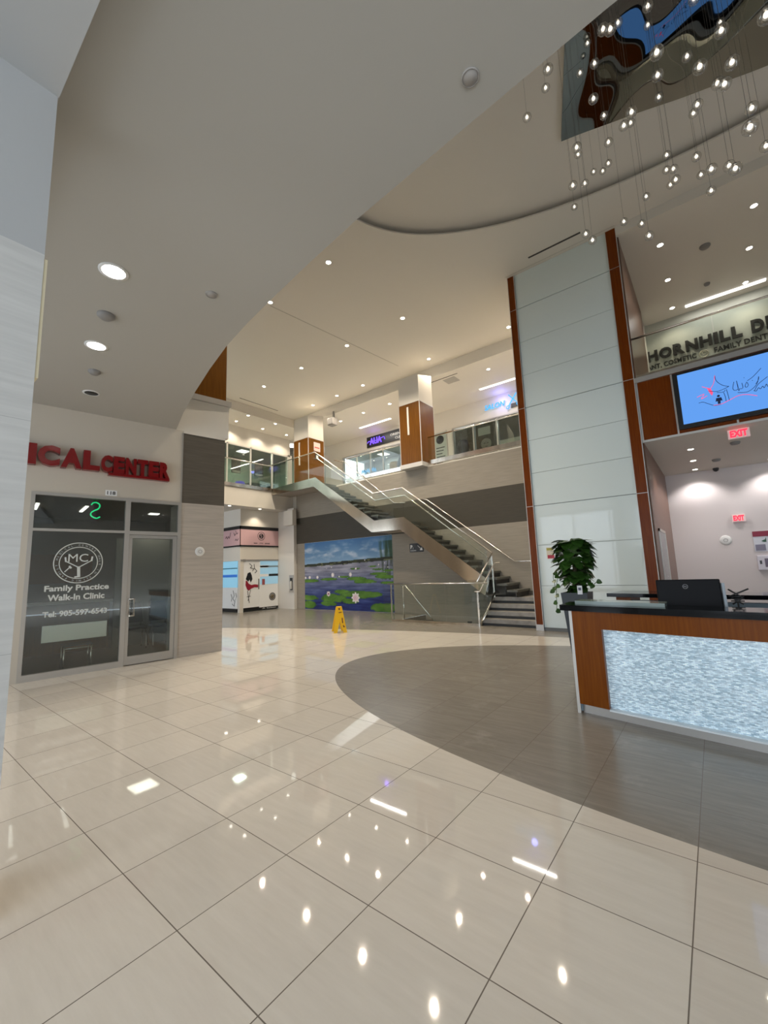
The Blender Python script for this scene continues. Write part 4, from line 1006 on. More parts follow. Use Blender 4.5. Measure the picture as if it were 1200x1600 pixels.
# ------------------------------------------------------------------ wet floor sign
wf = thing('wet_floor_sign', 'yellow folding wet floor sign standing in the middle of the hall', 'caution sign', (-7.75, 7.85, 0))
wx, wy = -7.78, 7.86
dd = Vector((.78, .62, 0)).normalized(); pp = Vector((-dd.y, dd.x, 0)) # panel width runs along pp
pp = Vector((.60, .80, 0)).normalized(); qq = Vector((.80, -.60, 0))
def wfp(s_):
    """one leaf: two legs and a panel, leaning"""
    mb = MB()
    def pt_(a, z, th=0.): return Vector((wx, wy, 0)) + pp * a + qq * (s_ * (.02 + (.62 - z) * .26) + th * s_) + Vector((0, 0, z))
    out = [(-.17, 0), (-.07, 0), (0, .34), (.07, 0), (.17, 0), (.075, .62), (-.075, .62)]
    left = [(-.17, 0), (-.08, 0), (-.0, .30), (-.0, .62), (-.075, .62)]; right = [(.17, 0), (.08, 0), (0, .30), (0, .62), (.075, .62)]
    for pol in (left, right):
        f_ = [pt_(a, z) for a, z in pol]; mb.prism(f_, qq * (s_ * .02))
    return mb.build('leaf_panel', YELLOW, wf)
wfp(1); wfp(-1)
MB().tube([Vector((wx, wy, .625)) - pp * .07, Vector((wx, wy, .625)) + pp * .07], .02, 8).build('hinge', YELLOW, wf)
mb = MB(); 
def wq(a, z): return Vector((wx, wy, 0)) + pp * a + qq * (.045 + (.62 - z) * .26) + Vector((0, 0, z))
mb.prism([wq(-.02, .60), wq(.02, .60), wq(.015, .56), wq(-.01, .55)], qq * .002); mb.prism([wq(-.02, .50), wq(.065, .51), wq(.065, .49), wq(-.02, .48)], qq * .002)
mb.prism([wq(.05, .36), wq(.075, .36), wq(.085, .24), wq(.06, .22)], qq * .002); mb.prism([wq(.07, .19), wq(.10, .17), (wq(.125, .13)), wq(.08, .13)], qq * .002)
mb.build('warning_print', P('dark_red_ink', (.12, .02, .01), .5), wf)

# ------------------------------------------------------------------ corridor things (right)
def exit_sign(label, x, y, z, w, h, hang=None):
    t = thing('exit_sign', label, 'exit sign', (x, y, z), 'red lit exit signs')
    MB().box(x - w / 2, x + w / 2, y - .03, y + .02, z, z + h, bevel=.004).build('housing', EXITW, t)
    text('EXIT', (x - w * .40, y - .032, z + h * .14), (1, 0, 0), (0, 0, 1), w=w * .80, h=h * .72, mat=EXITM, parent=t, ext=.003, bold=.05)
    if hang: MB().box(x - .03, x + .03, y - .015, y + .015, z + h, hang).build('stem', WHITEP, t)
exit_sign('lit exit sign hanging from the corridor ceiling just below the television', .63, 10.45, 3.82, .33, .19, 3.999)
exit_sign('lit exit sign fixed on the pinkish corridor back wall', .62, 14.77, 2.48, .28, .20)
ckr = thing('wall_speaker', 'round white wall speaker on the pinkish corridor wall under the exit sign', 'speaker', (.28, 14.8, 2.0))
MB().lathe([(0, .03), (.08, .03), (.12, .02), (.135, 0)], (.28, 14.8, 2.0), (0, -1, 0)).build('cover', WHITEP, ckr); MB().ring((.28, 14.769, 2.0), .04, .05, .004, (0, -1, 0)).build('ring', GREYP, ckr)
nt_ = thing('notice_board', 'burgundy headed notice sheet on the corridor wall at the right edge', 'poster', (1.05, 14.79, 1.68))
MB().box(.85, 1.45, 14.78, 14.799, 1.66, 2.19).build('sheet', P('pale_sheet', (.66, .68, .74), .5), nt_)
MB().box(.845, 1.45, 14.774, 14.78, 2.05, 2.19).build('burgundy_header', P('burgundy', (.25, .02, .05), .5), nt_)
MB().box(.87, 1.07, 14.774, 14.78, 1.68, 1.84).build('photo_panel', P('grey_violet', (.22, .21, .28), .5), nt_)
MB().prism([(1.0, 14.775, 1.93), (1.08, 14.775, 1.97), (1.10, 14.775, 2.03), (1.10, 14.775, 1.90), (1.05, 14.775, 1.90)], (0, .004, 0)).build('green_shape', P('dark_green_ink', (.03, .10, .06), .5), nt_)
dp = thing('wall_dispenser', 'white wall dispenser with dark window on the corridor wall', 'dispenser', (1.05, 14.75, 1.17))
MB().box(.86, 1.35, 14.68, 14.799, 1.17, 1.55, bevel=.015).build('case', P('lilac_white_case', (.66, .64, .70), .4), dp)
MB().box(1.0, 1.28, 14.675, 14.68, 1.25, 1.47).build('window', P('aubergine', (.06, .02, .05), .2), dp); MB().box(.90, .945, 14.675, 14.68, 1.33, 1.42).build('sensor', BLACK, dp)
gr = thing('grab_bar', 'slim steel bar on the corridor wall above the desk', 'handrail', (-.75, 14.75, .88))
MB().tube([(-.99 + .08, 14.72, .88), (-.52, 14.72, .88)], .014).tube([(-.56, 14.72, .88), (-.56, 14.8, .88)], .01).build('bar', CHROME, gr)
ew = thing('corridor_door', 'narrow glazed door with pale frame in the dark wood corridor side', 'door', (-.9, 11.5, 0))
MB().box(-.905, -.88, 10.82, 10.88, 0, 2.22).box(-.905, -.88, 12.15, 12.21, 0, 2.22).box(-.905, -.88, 10.82, 12.21, 2.16, 2.22).build('frame', TRIMW, ew)
MB().box(-.905, -.89, 10.88, 12.15, 0, 2.16).build('pane', P('steel_blue_glass', (.12, .17, .20), .08, .4), ew)
cmr = thing('dome_camera', 'small black dome camera near the corridor ceiling', 'camera', (.29, 14.7, 3.86))
MB().lathe([(.07, 0), (.07, -.03), (.05, -.08), (0, -.10)], (.29, 14.62, 4.0)).build('dome', BLACKM, cmr)
for nm, lb, (x, y, z), r_ in (('smoke_detector', 'pale smoke detector on the corridor ceiling behind the exit sign', (.62, 11.6, 4.0), .09), ('smoke_detector', 'grey box detector on the corridor ceiling above the dome camera', (.30, 13.3, 4.0), .09),
                           ('sprinkler_head', 'pale round fitting on the upper right ceiling between downlights', (.645, 11.85, 8.86), .11), ('sprinkler_head', 'small dark round fitting on the upper right ceiling near the linear lamp', (.66, 13.6, 8.86), .07)):
    tag(MB().lathe([(r_, 0), (r_, -.02), (r_ * .8, -.05), (0, -.06)], (x, y, z)).build(nm, GREYP), lb, 'detector' if 'smoke' in nm else 'ceiling fitting')

# ------------------------------------------------------------------ dental sign upstairs (right)
ts = thing('dental_sign', 'raised dark letters THORNHILL DENTAL on the upper right wall', 'sign', (0, 14.84, 7.3))
DKL = P('bronze_black_letters', (.018, .017, .015), .35)
wts = {'I': .45, 'T': .95, 'H': 1.05, 'O': 1.15, 'R': 1.0, 'N': 1.08, 'L': .85, 'E': .9, 'D': 1.05, 'A': 1.1}
def dletters(word, x0, x1, z0, z1):
    tot = sum(wts.get(c, 1.) for c in word); x = x0
    for c in word:
        w = (x1 - x0) * wts.get(c, 1.) / tot
        text(c, (x + .012, 14.85, z0), (1, 0, 0), (0, 0, 1), w=w - .035, h=z1 - z0, mat=DKL, name='letter', parent=ts, ext=.05, bold=.05)
        x += w
dletters('THORNHILL', -1.27, 1.33, 7.63, 7.97)
dletters('DENTAL', 1.49, 3.2, 7.63, 8.0)
text('IMPLANT, COSMETIC', (-1.33, 14.855, 7.36), (1, 0, 0), (0, 0, 1), w=1.575, h=.17, mat=DKL, name='small_lettering', parent=ts, ext=.02, bold=.02)
text('FAMILY DENTISTRY', (.655, 14.855, 7.38), (1, 0, 0), (0, 0, 1), w=1.62, h=.155, mat=DKL, name='small_lettering', parent=ts, ext=.02, bold=.02)
text('288', (.60, 14.855, 7.26), (1, 0, 0), (0, 0, 1), w=.17, h=.07, mat=DKL, name='number_lettering', parent=ts, ext=.01)
MB().ring((.42, 14.85, 7.44), .09, .115, .01, (0, -1, 0)).ring((.42, 14.85, 7.47), .04, .055, .01, (0, -1, 0)).build('round_emblem', P('pale_gold', (.45, .42, .32), .35, .5), ts)
ds = thing('upper_shopfront', 'dental office glass front below the raised dark letters', 'shopfront', (1, 14.8, 5.28))
MB().box(-.93, 6, 14.80, 14.85, 5.28, 7.1).build('glass', P('grey_shop_glass', (.12, .13, .12), .08), ds)
mb = MB()
for x in (-.9, .6, 2.1, 3.6): mb.box(x, x + .06, 14.77, 14.80, 5.28, 7.1)
mb.box(-.93, 6, 14.77, 14.80, 7.05, 7.12).build('frame', ALU, ds)

# ------------------------------------------------------------------ upstairs shops (far back)
def upper_shop(label, x0, x1, mull, ytop=7.72, extra=()):
    t = thing('upper_shopfront', label, 'shopfront', ((x0 + x1) / 2, 16.2, Z2))
    mb = MB()
    for x in mull: mb.box(x - .03, x + .03, 16.17, 16.25, Z2, ytop)
    mb.box(x0, x1, 16.17, 16.25, ytop - .05, ytop).build('frame', ALU, t)
    for a, b in zip(mull[:-1], mull[1:]):
        MB().box(a + .03, b - .03, 16.20, 16.21, Z2, ytop - .05).build('pane', GLASS_SHOP, t)
    MB().box(x0, x1, 18.0, 18.05, Z2, ytop + .2).box(x0, x1, 16.4, 18.0, ytop, ytop + .05).box(x0, x1, 16.2, 18, Z2 - .1, Z2).build('wall_shop_inside', P('shop_interior', (.30, .33, .33), .7))
    tag(bpy.data.objects[[o.name for o in bpy.data.objects if o.name.startswith('wall_shop_inside')][-1]], kind='structure')
    return t
a1 = upper_shop('glass shop front under the purple lit sign on the upper floor', -15.5, -11.2, [-15.47, -14.45, -13.5, -12.65, -11.25])
tag(MB().box(-12.55, -12.05, 16.5, 16.8, Z2, 7.0, bevel=.12).build('yellow_drape', P('mustard_cloth', (.55, .33, .02), .7)), 'mustard yellow hanging cloth in the upstairs shop window', 'cloth')
tag(MB().lathe([(0, 0), (.18, .02), (.2, .6), (.28, 1.1), (.32, 1.7), (.22, 2.1), (.10, 2.2), (0, 2.25)], (-11.75, 16.7, Z2)).build('dress_form', P('dark_green_dress', (.02, .035, .025), .7)), 'dark dressed mannequin form beside the yellow cloth upstairs', 'mannequin')
tag(MB().lathe([(0, 0), (.15, .02), (.18, .5), (.3, 1.0), (.28, 1.4), (.1, 1.55), (.14, 1.75), (0, 1.9)], (-14.2, 16.9, Z2)).build('dress_form', P('white_dress', (.7, .7, .7), .7)), 'white mannequin figure in the left upstairs shop window', 'mannequin')
a2 = upper_shop('glass salon front with black and white photographs on the upper floor', -8.65, -3.5, [-8.62, -7.62, -6.55, -5.55, -4.5, -3.55])
PB = P('poster_black', (.03, .03, .03), .4, noise_amt=.9, noise_scale=3)
for i, (x0, x1) in enumerate(((-8.55, -7.7), (-7.55, -6.62), (-6.48, -5.6))):
    t = thing('salon_photograph', ['dark photograph in the salon window nearest the wood column', 'black and white portrait photograph in the middle salon window', 'dark photograph with pale band in the right salon window'][i], 'poster', ((x0 + x1) / 2, 16.26, 6.0), 'photographs in the salon window')
    MB().box(x0, x1, 16.26, 16.28, 5.9 if i < 2 else 6.7, 7.6).build('print', PB, t)
    if i == 0: MB().lathe([(0, 0), (.22, .05), (.28, .3), (.2, .55), (0, .62)], (x0 + .4, 16.25, 6.5)).build('dark_figure', BLACK, t); MB().disc((x0 + .62, 16.26, 6.55), .1, .01, (0, -1, 0)).build('pale_detail', GREYP, t)
    if i == 1:
        MB().disc((x0 + .45, 16.255, 6.7), .24, .008, (0, -1, 0)).build('pale_face', P('print_grey', (.28, .28, .27), .5), t)
        MB().box(x0 + .12, x1 - .25, 16.25, 16.258, 7.1, 7.45).build('white_frames', P('print_white', (.5, .5, .48), .5), t)
        MB().prism([(x0 + .35, 16.245, 6.75), (x0 + .42, 16.245, 6.75), (x0 + .42, 16.245, 6.71), (x0 + .35, 16.245, 6.71)], (0, .005, 0)).prism([(x0 + .5, 16.245, 6.75), (x0 + .57, 16.245, 6.75), (x0 + .57, 16.245, 6.71), (x0 + .5, 16.245, 6.71)], (0, .005, 0)).prism([(x0 + .41, 16.245, 6.6), (x0 + .52, 16.245, 6.6), (x0 + .5, 16.245, 6.57), (x0 + .43, 16.245, 6.57)], (0, .005, 0)).build('face_features', BLACK, t)
    if i == 2: MB().box(x0, x1, 16.262, 16.27, 6.3, 6.7).build('pale_band', P('print_pale', (.45, .45, .42), .5), t)
wp = thing('shop_notice', 'pale notice panel with small dark lettering left of the salon windows', 'poster', (-9.25, 16.19, 6.4))
MB().box(-9.6, -8.95, 16.17, 16.199, 5.3, 7.68).build('panel', P('pale_green_panel', (.42, .47, .43), .4), wp)
MB().disc((-9.28, 16.17, 7.35), .2, .006, (0, -1, 0)).build('round_mark', BLACK, wp)
for k in range(7): MB().box(-9.5, -9.05 - .07 * (k % 3), 16.165, 16.17, 6.95 - .14 * k, 6.99 - .14 * k).build('print_line', BLACKM, wp)
MB().box(-9.64, -9.6, 16.16, 16.2, 5.2, 7.72).box(-8.95, -8.91, 16.16, 16.2, 5.2, 7.72).build('edge_trim', ALU, wp)
# AUA sign
au = thing('lit_shop_sign', 'black shop sign with purple lit letters on the upper back wall', 'sign', (-12.5, 16.18, 8.0))
MB().box(-13.66, -10.9, 16.14, 16.199, 7.88, 8.44).build('board', BLACK, au)
text('AUA', (-13.45, 16.138, 8.0), (1, 0, 0), (0, 0, 1), w=.80, h=.34, mat=NEON_PU, parent=au, ext=.03, bold=.03)
MB().tube(smooth_pl([(-13.6, 16.12, 8.12), (-13.5, 16.12, 8.2), (-13.3, 16.12, 8.16), (-13.0, 16.12, 8.16), (-12.75, 16.12, 8.2), (-12.5, 16.12, 8.24), (-12.45, 16.12, 8.1)]), .02, 6).build('neon_swirl', NEON_PU, au)
text('ORIENTAL', (-12.1, 16.138, 8.16), (1, 0, 0), (0, 0, 1), w=1.0, h=.12, mat=WHITEV, parent=au, ext=.01, bold=.01)
text('CLINIC', (-11.8, 16.138, 7.96), (1, 0, 0), (0, 0, 1), w=.6, h=.12, mat=WHITEV, parent=au, ext=.01, bold=.01)
# blue neon signs seen through the glass
for i, (x, z, w, lb) in enumerate(((-14.35, 6.62, 1.0, 'blue neon script sign low in the left upstairs shop window'),)):
    t = thing('neon_sign', lb, 'neon sign', (x, 16.5, z))
    pts = [(x + w * k / 18, 16.45, z + .12 + (.10 if k % 2 else -.08) + .03 * math.sin(k)) for k in range(19)]
    MB().tube(smooth_pl(pts, 3), .025, 6).build('tube', NEON_B, t)
    MB().tube([(x + .4 * w, 16.45, z - .14), (x + 1.0 * w, 16.45, z - .06)], .02, 6).build('underline', NEON_B, t)
sn = thing('salon_sign', 'blue lit SALON letters with scissors mark on the upper back wall', 'neon sign', (-6.5, 16.18, 8.1))
text('SALON', (-7.0, 16.15, 8.10), (1, 0, 0), (0, 0, 1), w=.9, h=.21, mat=NEON_B, parent=sn, ext=.04, shear=.2)
MB().tube([(-5.93, 16.14, 8.50), (-5.62, 16.14, 8.12)], .022, 6).tube([(-5.60, 16.14, 8.50), (-5.95, 16.14, 8.02)], .022, 6).ring((-5.98, 16.14, 7.97), .05, .075, .02, (0, -1, 0)).ring((-5.55, 16.14, 8.03), .05, .075, .02, (0, -1, 0)).build('scissors_mark', NEON_B, sn)
MB().box(-5.86, -5.60, 16.15, 16.17, 7.93, 8.1).build('dark_mark', BLACK, sn)
# left upstairs shop (faces the hall)
ls = thing('upper_shopfront', 'glass shop front on the left side of the upper floor', 'shopfront', (-17.3, 11.5, Z2))
mb = MB()
for y in (10.30, 11.56, 12.83, 13.83): mb.box(-17.33, -17.25, y - .035, y + .035, Z2, 7.72)
mb.box(-17.33, -17.25, 4.93, 13.83, 7.66, 7.72)
mb.box(-17.33, -17.25, 9.0 - .035, 9.035, Z2, 7.72).box(-17.33, -17.25, 7.7 - .035, 7.735, Z2, 7.72)
mb.build('frame', TRIMW, ls)
MB().box(-17.30, -17.29, 5, 13.8, Z2, 7.66).build('pane', GLASS_SHOP, ls)
MB().box(-20.2, -20.1, 5, 16, Z2, 7.9).box(-20.2, -17.4, 15.1, 15.2, Z2, 7.9).build('interior_wall', P('pale_green_wall', (.40, .48, .38), .7), ls)
MB().box(-20.2, -17.4, 5, 15.2, 7.9, 7.95).build('interior_ceiling', P('dim_ceiling', (.22, .23, .21), .7), ls)
for i, (y0, y1, z0, z1) in enumerate(((10.62, 11.10, 6.35, 7.11), (11.89, 12.38, 6.38, 7.11))):
    t = thing('framed_picture', ['framed picture in the left upstairs window nearer the clinic', 'framed picture in the left upstairs window nearer the stairs'][i], 'picture', (-17.4, (y0 + y1) / 2, z0), 'framed pictures hanging upstairs on the left')
    MB().box(-17.42, -17.40, y0, y1, z0, z1).build('frame', BLACK, t)
    MB().box(-17.40, -17.395, y0 + .03, y1 - .03, z0 + .16, z1 - .08).build('print', P('dim_print', (.14, .11, .09), .5, noise_amt=.6, noise_scale=5), t)
    MB().box(-17.40, -17.394, y0 + .02, y1 - .02, z0 + .02, z0 + .13).build('caption_strip', P('caption_white', (.5, .5, .48), .5), t)
for i, (x, y, w) in enumerate(((-18.6, 12.1, .7), (-18.4, 13.0, .5))):
    tag(MB().box(x, x + .5, y, y + w, Z2, Z2 + 1.1, bevel=.02).build('cabinet', P('dark_teal_cabinet', (.05, .08, .08), .5)), ['dark cabinet inside the left upstairs shop, nearer the clinic', 'dark cabinet inside the left upstairs shop, nearer the stairs'][i], 'cabinet', 'dark cabinets inside the left upstairs shop')
tag(MB().lathe([(0, 0), (.18, .05), (.28, .25), (.2, .45), (0, .5)], (-18.0, 11.45, Z2 + .55)).build('blue_ball_lamp', P('indigo', (.08, .07, .4), .4, emis=(.1, .08, .8), es=.6)), 'indigo rounded object glowing low in the left upstairs window', 'lamp')
tag(MB().lathe([(0, -.02), (.25, -.02), (.3, 0), (.3, .04)], (-17.9, 14.6, ZL - .05)).build('round_ceiling_lamp', emit('soft_round_lamp', (1, .96, .88), 3)), 'round ceiling lamp beyond the left upstairs shop corner', 'lamp')
# beyond the left corner, door wall
struct('door_1', MB().box(-20, -16.9, 16.3, 16.35, Z2, 7.6), P('teal_door_glass', (.10, .14, .14), .15))

# ------------------------------------------------------------------ ceiling mirror and chandelier
ch = thing('chandelier', 'multi-drop chandelier of small clear glass globes hanging from a rippled mirror panel', 'chandelier', (.2, 6.2, ZR))
u_, v_ = Vector((.955, .296, 0)), Vector((.296, -.955, 0))
mb = MB(); NN = 60
def rip(a, b): 
    return .016 * math.sin(a * 2.2 + 1.2 * b) * math.cos(b * 1.7 - .7) + .004 * math.sin(a * 6.1 - b * 3.3)
org = Vector((-1.33, 7.29, ZR - .09))
g = [[mb.bm.verts.new(org + u_ * (4.2 * i / NN) + v_ * (3.3 * j / NN) + Vector((0, 0, rip(4.2 * i / NN, 3.3 * j / NN)))) for i in range(NN + 1)] for j in range(NN + 1)]
for j in range(NN):
    for i in range(NN):
        f = mb.bm.faces.new((g[j][i], g[j][i + 1], g[j + 1][i + 1], g[j + 1][i])); f.smooth = True
mb.build('mirror_panel', P('rippled_mirror', (.20, .205, .195), .015, 1), ch)
MB().prism([org + Vector((0, 0, .05)) - v_ * .0, org + u_ * 4.2 + Vector((0, 0, .05)), org + u_ * 4.2 + v_ * 3.3 + Vector((0, 0, .05)), org + v_ * 3.3 + Vector((0, 0, .05))], (0, 0, .03)).build('backing_plate', ALU, ch)
globes = [(-0.77, 3.95, 6.53), (-0.98, 4.78, 7.35), (-1.14, 4.43, 6.72), (-0.61, 5.99, 9.05), (-0.26, 3.92, 6.48), (-0.2, 3.81, 6.29), (-0.18, 5.0, 7.78), (-0.45, 4.87, 7.32), (-0.7, 5.62, 8.22), (-0.46, 4.45, 6.42), (-0.48, 5.55, 7.29), (-0.66, 4.39, 5.92), (-0.85, 5.7, 7.11), (-0.45, 5.32, 6.66), (-0.57, 6.34, 7.31), (-0.86, 7.1, 8.0), (-0.69, 6.72, 7.58), (-0.81, 4.83, 5.91), (-0.82, 5.79, 6.71), (-1.1, 6.49, 7.04), (-0.84, 5.53, 5.77), (-0.74, 5.3, 5.47), (0.1, 4.52, 7.12), (0.1, 5.8, 8.43), (0.09, 3.54, 5.46), (0.09, 4.27, 6.03), (-0.14, 4.15, 5.7), (-0.22, 5.77, 7.18), (-0.24, 4.68, 6.13), (0.1, 5.66, 7.19), (0.37, 5.03, 6.83), (0.34, 3.76, 5.34), (0.52, 3.97, 5.75), (0.89, 6.76, 8.84), (0.54, 3.91, 5.36), (0.52, 4.63, 5.94), (0.51, 4.17, 5.46), (0.39, 5.64, 6.7), (0.38, 4.92, 6.11), (0.1, 6.1, 6.75), (0.14, 5.84, 6.3), (0.08, 6.47, 6.85), (0.14, 5.58, 5.94), (0.1, 6.53, 6.65), (0.36, 5.71, 6.2), (0.42, 6.4, 6.48), (0.4, 4.85, 5.29), (0.45, 5.84, 5.79), (0.54, 4.96, 5.32), (0.52, 4.45, 4.88), (0.69, 4.49, 5.39), (0.54, 3.68, 4.56), (0.81, 4.96, 5.34), (0.66, 3.37, 5.02), (0.44, 4.43, 6.74), (-0.18, 6.33, 6.5), (-0.46, 6.17, 6.17), (-0.27, 6.32, 6.13), (-0.17, 5.18, 5.12)]
GLOBE = glass('globe_glass', (.90, .89, .86), 1.5, 5.0)
BULB = emit('bulb', (1, .93, .82), 2.0)
g0 = None
WIRE = P('fine_steel_wire', (.15, .14, .13), .4, .5)
for (x, y, z) in globes:
    MB().tube([(x, y, z + .05), (x, y, ZR - .002)], .0013, 5, caps=False).build('wire', WIRE, ch)
    if g0 is None:
        gl = MB().sphere((x, y, z), .05, 16).build('globe', GLOBE, ch)
        bl = MB().sphere((x, y, z + .006), .017, 10, sz=1.3).build('bulb', BULB, gl)
        cp = MB().lathe([(0, .055), (.012, .055), (.014, .035), (0, .035)], (x, y, z), seg=10).build('cap', CHROME, gl)
        g0 = (gl, bl, cp, Vector((x, y, z)))
    else:
        d = Vector((x, y, z)) - g0[3]
        a = g0[0].copy(); C.objects.link(a); a.parent = ch; a.location = d
        for q in (g0[1], g0[2]):
            b = q.copy(); C.objects.link(b); b.parent = a

# ------------------------------------------------------------------ lights
def spot(parent, x, y, z, power, col=(1, .87, .70), ang=125, blend=.6, r=.04):
    l = bpy.data.lights.new('lamp', 'SPOT'); l.energy = power; l.color = col; l.spot_size = math.radians(ang); l.spot_blend = blend; l.shadow_soft_size = r
    o = bpy.data.objects.new('lamp', l); C.objects.link(o)
    o.parent = parent; o.location = Vector((x, y, z - .03)) - WL[parent.name]
PROTO = {}
def downlight(x, y, z, label, group, power, r=.075, lit=True, col=(1, .86, .68), ang=125, lens=None):
    t = thing('recessed_downlight', label, 'downlight', (x, y, z), group)
    MB().ring((x, y, z - .008), r * .78, r, .012, seg=20).build('trim_ring', WHITEP, t)
    MB().disc((x, y, z - .004), r * .78, .003, seg=20).build('lens', (lens or LAMP) if lit else BLACKM, t)
    if lit: spot(t, x, y, z, power, col, ang)
rows = [
 (ZC, [(-8.92, 6.56), (-6.60, 6.56)], 'high ceiling row nearest the oval cove', SPOT_ATRIUM),
 (ZC, [(-13.5, 9.63), (-11.21, 9.63), (-8.89, 9.63), (-6.58, 9.63)], 'middle row of the high ceiling', SPOT_ATRIUM),
 (ZC, [(-13.51, 12.27), (-11.99, 12.27), (-10.50, 12.27), (-7.32, 12.27), (-4.32, 12.27)], 'back row of high ceiling above the balcony edge', SPOT_ATRIUM * .55),
 (ZL, [(-13.27, 13.79), (-11.78, 13.75), (-10.28, 13.76), (-7.2, 13.75), (-5.70, 13.72)], 'lower ceiling in front of the upstairs shops', SPOT_LOW),
 (ZL, [(-15.74, 10.4), (-15.75, 11.88)], 'pair over the left balcony nearest its railing', SPOT_LOW),
 (ZL, [(-16.75, 10.43), (-16.76, 11.9), (-16.7, 13.3)], 'row close to the left upstairs shop front', SPOT_LOW),
]
for z, pts, desc, pw in rows:
    for i, (x, y) in enumerate(pts):
        nm = 'right' if i == len(pts) - 1 and len(pts) > 2 else ''
        downlight(x, y, z, '%s downlight from left, %s' % (ORD[i], desc), 'recessed downlights in ceilings of the hall', pw)
RL = [((-.18, 11.1), 'front left'), ((1.48, 11.12), 'front right'), ((-.15, 12.7), 'middle left'), ((1.48, 12.66), 'middle right'), ((-.16, 14.28), 'back left'), ((1.48, 14.26), 'back right')]
for (x, y), d in RL: downlight(x, y, 8.86, '%s recessed downlight in the upper right ceiling above the dental sign' % d, 'recessed downlights in ceilings of the hall', SPOT_LOW * .45)
for (x, y), d in (((-.16, 11.57), 'nearest the television'), ((-.16, 13.0), 'middle of its row'), ((-.163, 14.35), 'closest to the back wall on the left'), ((1.40, 14.35), 'closest to the back wall at the right edge')):
    downlight(x, y, 4.0, 'corridor ceiling downlight, %s' % d, 'corridor downlights', 75 if y > 14 else 100, ang=125, col=(1, .95, .93))
for (x, y), d in (((-15.1, 9.15), 'farther from the white pier'), ((-15.12, 10.6), 'nearer the white pier')):
    downlight(x, y, 4.32, 'downlight over the pink kiosk, %s' % d, 'kiosk downlights', 45, ang=110)
SOFC = (1, .84, .70)
downlight(-4.32, 1.33, ZS, 'large lit downlight in the grey soffit nearest the camera', 'soffit downlights', SPOT_SOFFIT, r=.13, col=SOFC, lens=LAMP_W)
downlight(-5.96, 1.69, ZS, 'large lit downlight in the grey soffit, second from the camera', 'soffit downlights', SPOT_SOFFIT, r=.13, col=SOFC, lens=LAMP_W)
downlight(-7.61, 2.13, ZS, 'unlit dark downlight in the grey soffit above the red letters', 'soffit downlights', 0, r=.12, lit=False)
for x, y, lb, r_ in ((-5.15, 1.535, 'smoke detector on the grey soffit between the two lit downlights', .09), (-6.75, 1.91, 'small detector on the grey soffit next to the unlit downlight', .08)):
    tag(MB().lathe([(r_, 0), (r_, -.02), (r_ * .6, -.05), (0, -.055)], (x, y, ZS)).build('smoke_detector', GREYP), lb, 'detector')
for x, y, lb, r_ in ((-3.93, 2.13, 'faint round cover plate on the grey soffit near its curved edge, left', .06), (-.851, 2.128 - .02, 'round cover plate on the grey soffit at the top right', .055)):
    tag(MB().disc((x, y, ZS - .006), r_, .006).ring((x, y, ZS - .009), r_ * .9, r_, .004).build('cover_plate', P('plate_paint', (.40, .38, .36), .6)), lb, 'cover plate')
# linear lamps upstairs
for (x0, x1, y, z, lb) in ((-13.25, -11.3, 15.15, ZL, 'linear ceiling lamp in front of the purple shop sign'), (-6.70, -4.9, 15.1, ZL, 'linear ceiling lamp in front of the salon sign')):
    t = thing('linear_lamp', lb, 'lamp', (x0, y, z), 'linear ceiling lamps upstairs')
    MB().box(x0, x1, y - .06, y + .06, z - .03, z).build('diffuser', TUBE_L, t)
    MB().box(x0 - .01, x1 + .01, y - .07, y + .07, z - .012, z + .001).build('frame', WHITEP, t)
    l = bpy.data.lights.new('lamp', 'AREA'); l.shape = 'RECTANGLE'; l.size = x1 - x0; l.size_y = .1; l.energy = 25; l.color = (1, .95, .88)
    o = bpy.data.objects.new('lamp', l); C.objects.link(o); o.parent = t; o.location = Vector(((x0 + x1) / 2, y, z - .035)) - WL[t.name]
t = thing('linear_lamp', 'linear ceiling lamp above the dental sign', 'lamp', (.1, 14.5, 8.86), 'linear ceiling lamps upstairs')
MB().box(.15, 1.9, 14.40, 14.50, 8.83, 8.86).build('diffuser', TUBE_L, t)
l = bpy.data.lights.new('lamp', 'AREA'); l.shape = 'RECTANGLE'; l.size = 1.75; l.size_y = .1; l.energy = 12; l.color = (1, .97, .92)
o = bpy.data.objects.new('lamp', l); C.objects.link(o); o.parent = t; o.location = Vector((1.0, 14.45, 8.82)) - WL[t.name]
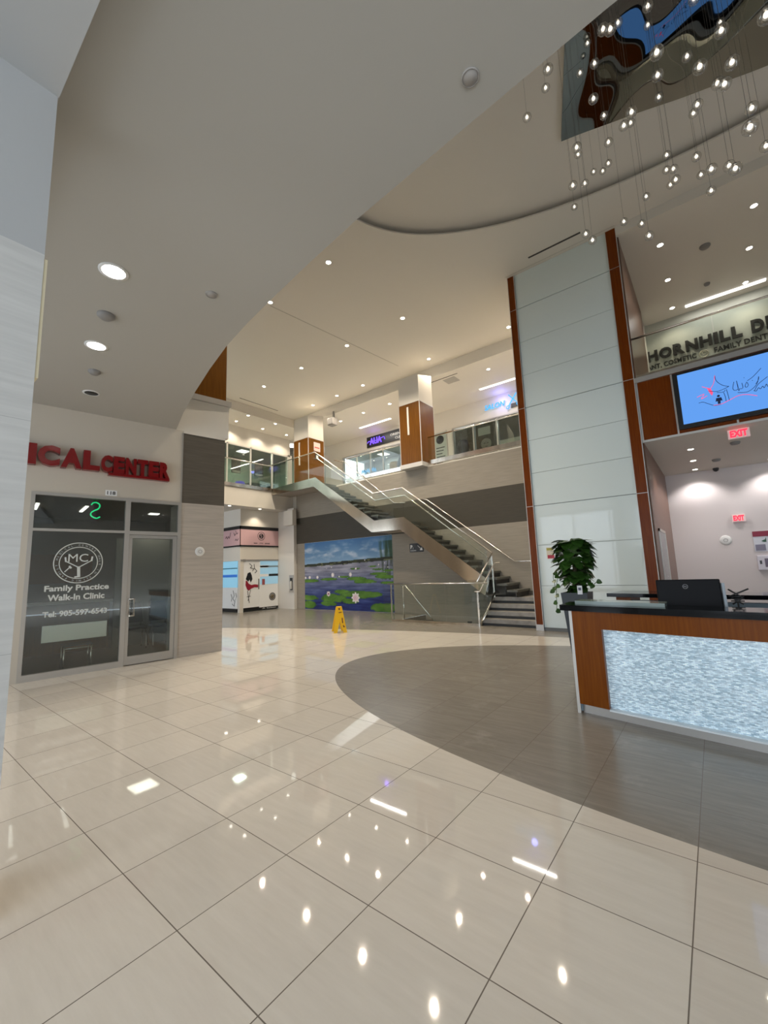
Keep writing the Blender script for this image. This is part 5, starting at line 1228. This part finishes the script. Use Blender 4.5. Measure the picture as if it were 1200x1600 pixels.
def room_lamp(label, x, y, z, e, col=(1, .95, .88), s=.5):
    t = thing('ceiling_panel_lamp', label, 'lamp', (x, y, z))
    MB().box(x - s / 2, x + s / 2, y - s / 2, y + s / 2, z - .02, z).build('diffuser', TUBE_L, t)
    l = bpy.data.lights.new('lamp', 'AREA'); l.size = s; l.energy = e; l.color = col
    o = bpy.data.objects.new('lamp', l); C.objects.link(o); o.parent = t; o.location = Vector((x, y, z - .025)) - WL[t.name]
room_lamp('square lamp inside the left upstairs shop', -18.6, 12.0, 7.9, 45, (.9, 1, .88))
room_lamp('square lamp inside the upstairs shop under the purple sign', -13.4, 17.2, 7.72, 40)
room_lamp('square lamp inside the salon upstairs', -6.2, 17.2, 7.72, 18)
# glow of neon lights on the walls near them
for nm_, par, (x, y, z), e, c in (('lamp', sn, (-6.2, 15.9, 8.3), 10, (.25, .25, 1)), ('lamp', au, (-13.0, 16.0, 8.2), 4, (.3, .15, 1))):
    l = bpy.data.lights.new('lamp', 'POINT'); l.energy = e; l.color = c; l.shadow_soft_size = .1
    o = bpy.data.objects.new('lamp', l); C.objects.link(o); o.parent = par; o.location = Vector((x, y, z)) - WL[par.name]
# ceiling slots and grille
for x0, x1, y0, y1, z, lb in ((-2.78, -1.58, 9.66, 9.71, ZC, 'dark slot diffuser in the high ceiling above the white glass wall'), (-8.9, -6.7, 13.2, 13.24, ZL, 'thin slot diffuser in the lower ceiling near the salon sign')):
    tag(MB().box(x0, x1, y0, y1, z - .006, z + .002).build('slot_diffuser', P('slot_black', (.05, .045, .04), .6)), lb, 'vent')
tag(MB().box(-15.2, -15.16, 9.6, 11.6, ZC - .006, ZC).build('slot_diffuser', bpy.data.materials['slot_black']), 'slot diffuser in the high ceiling by the left balcony', 'vent')
tag(MB().box(-7.4, -6.9, 13.35, 13.8, ZL - .012, ZL).build('ceiling_grille', P('grille_grey', (.40, .38, .35), .6)), 'square grey grille in the ceiling before the salon', 'vent')
struct('trim_4', MB().prism([(-9.06, 6.65, ZC - .003), (-9.03, 6.65, ZC - .003), (-8.44, 11.95, ZC - .003), (-8.47, 11.95, ZC - .003)], (0, 0, .002)), P('ceiling_joint', (.45, .42, .37), .6))
struct('trim_5', MB().box(-3.5, -.93, 9.98, 9.99, ZC - .003, ZC - .001), bpy.data.materials['ceiling_joint'])
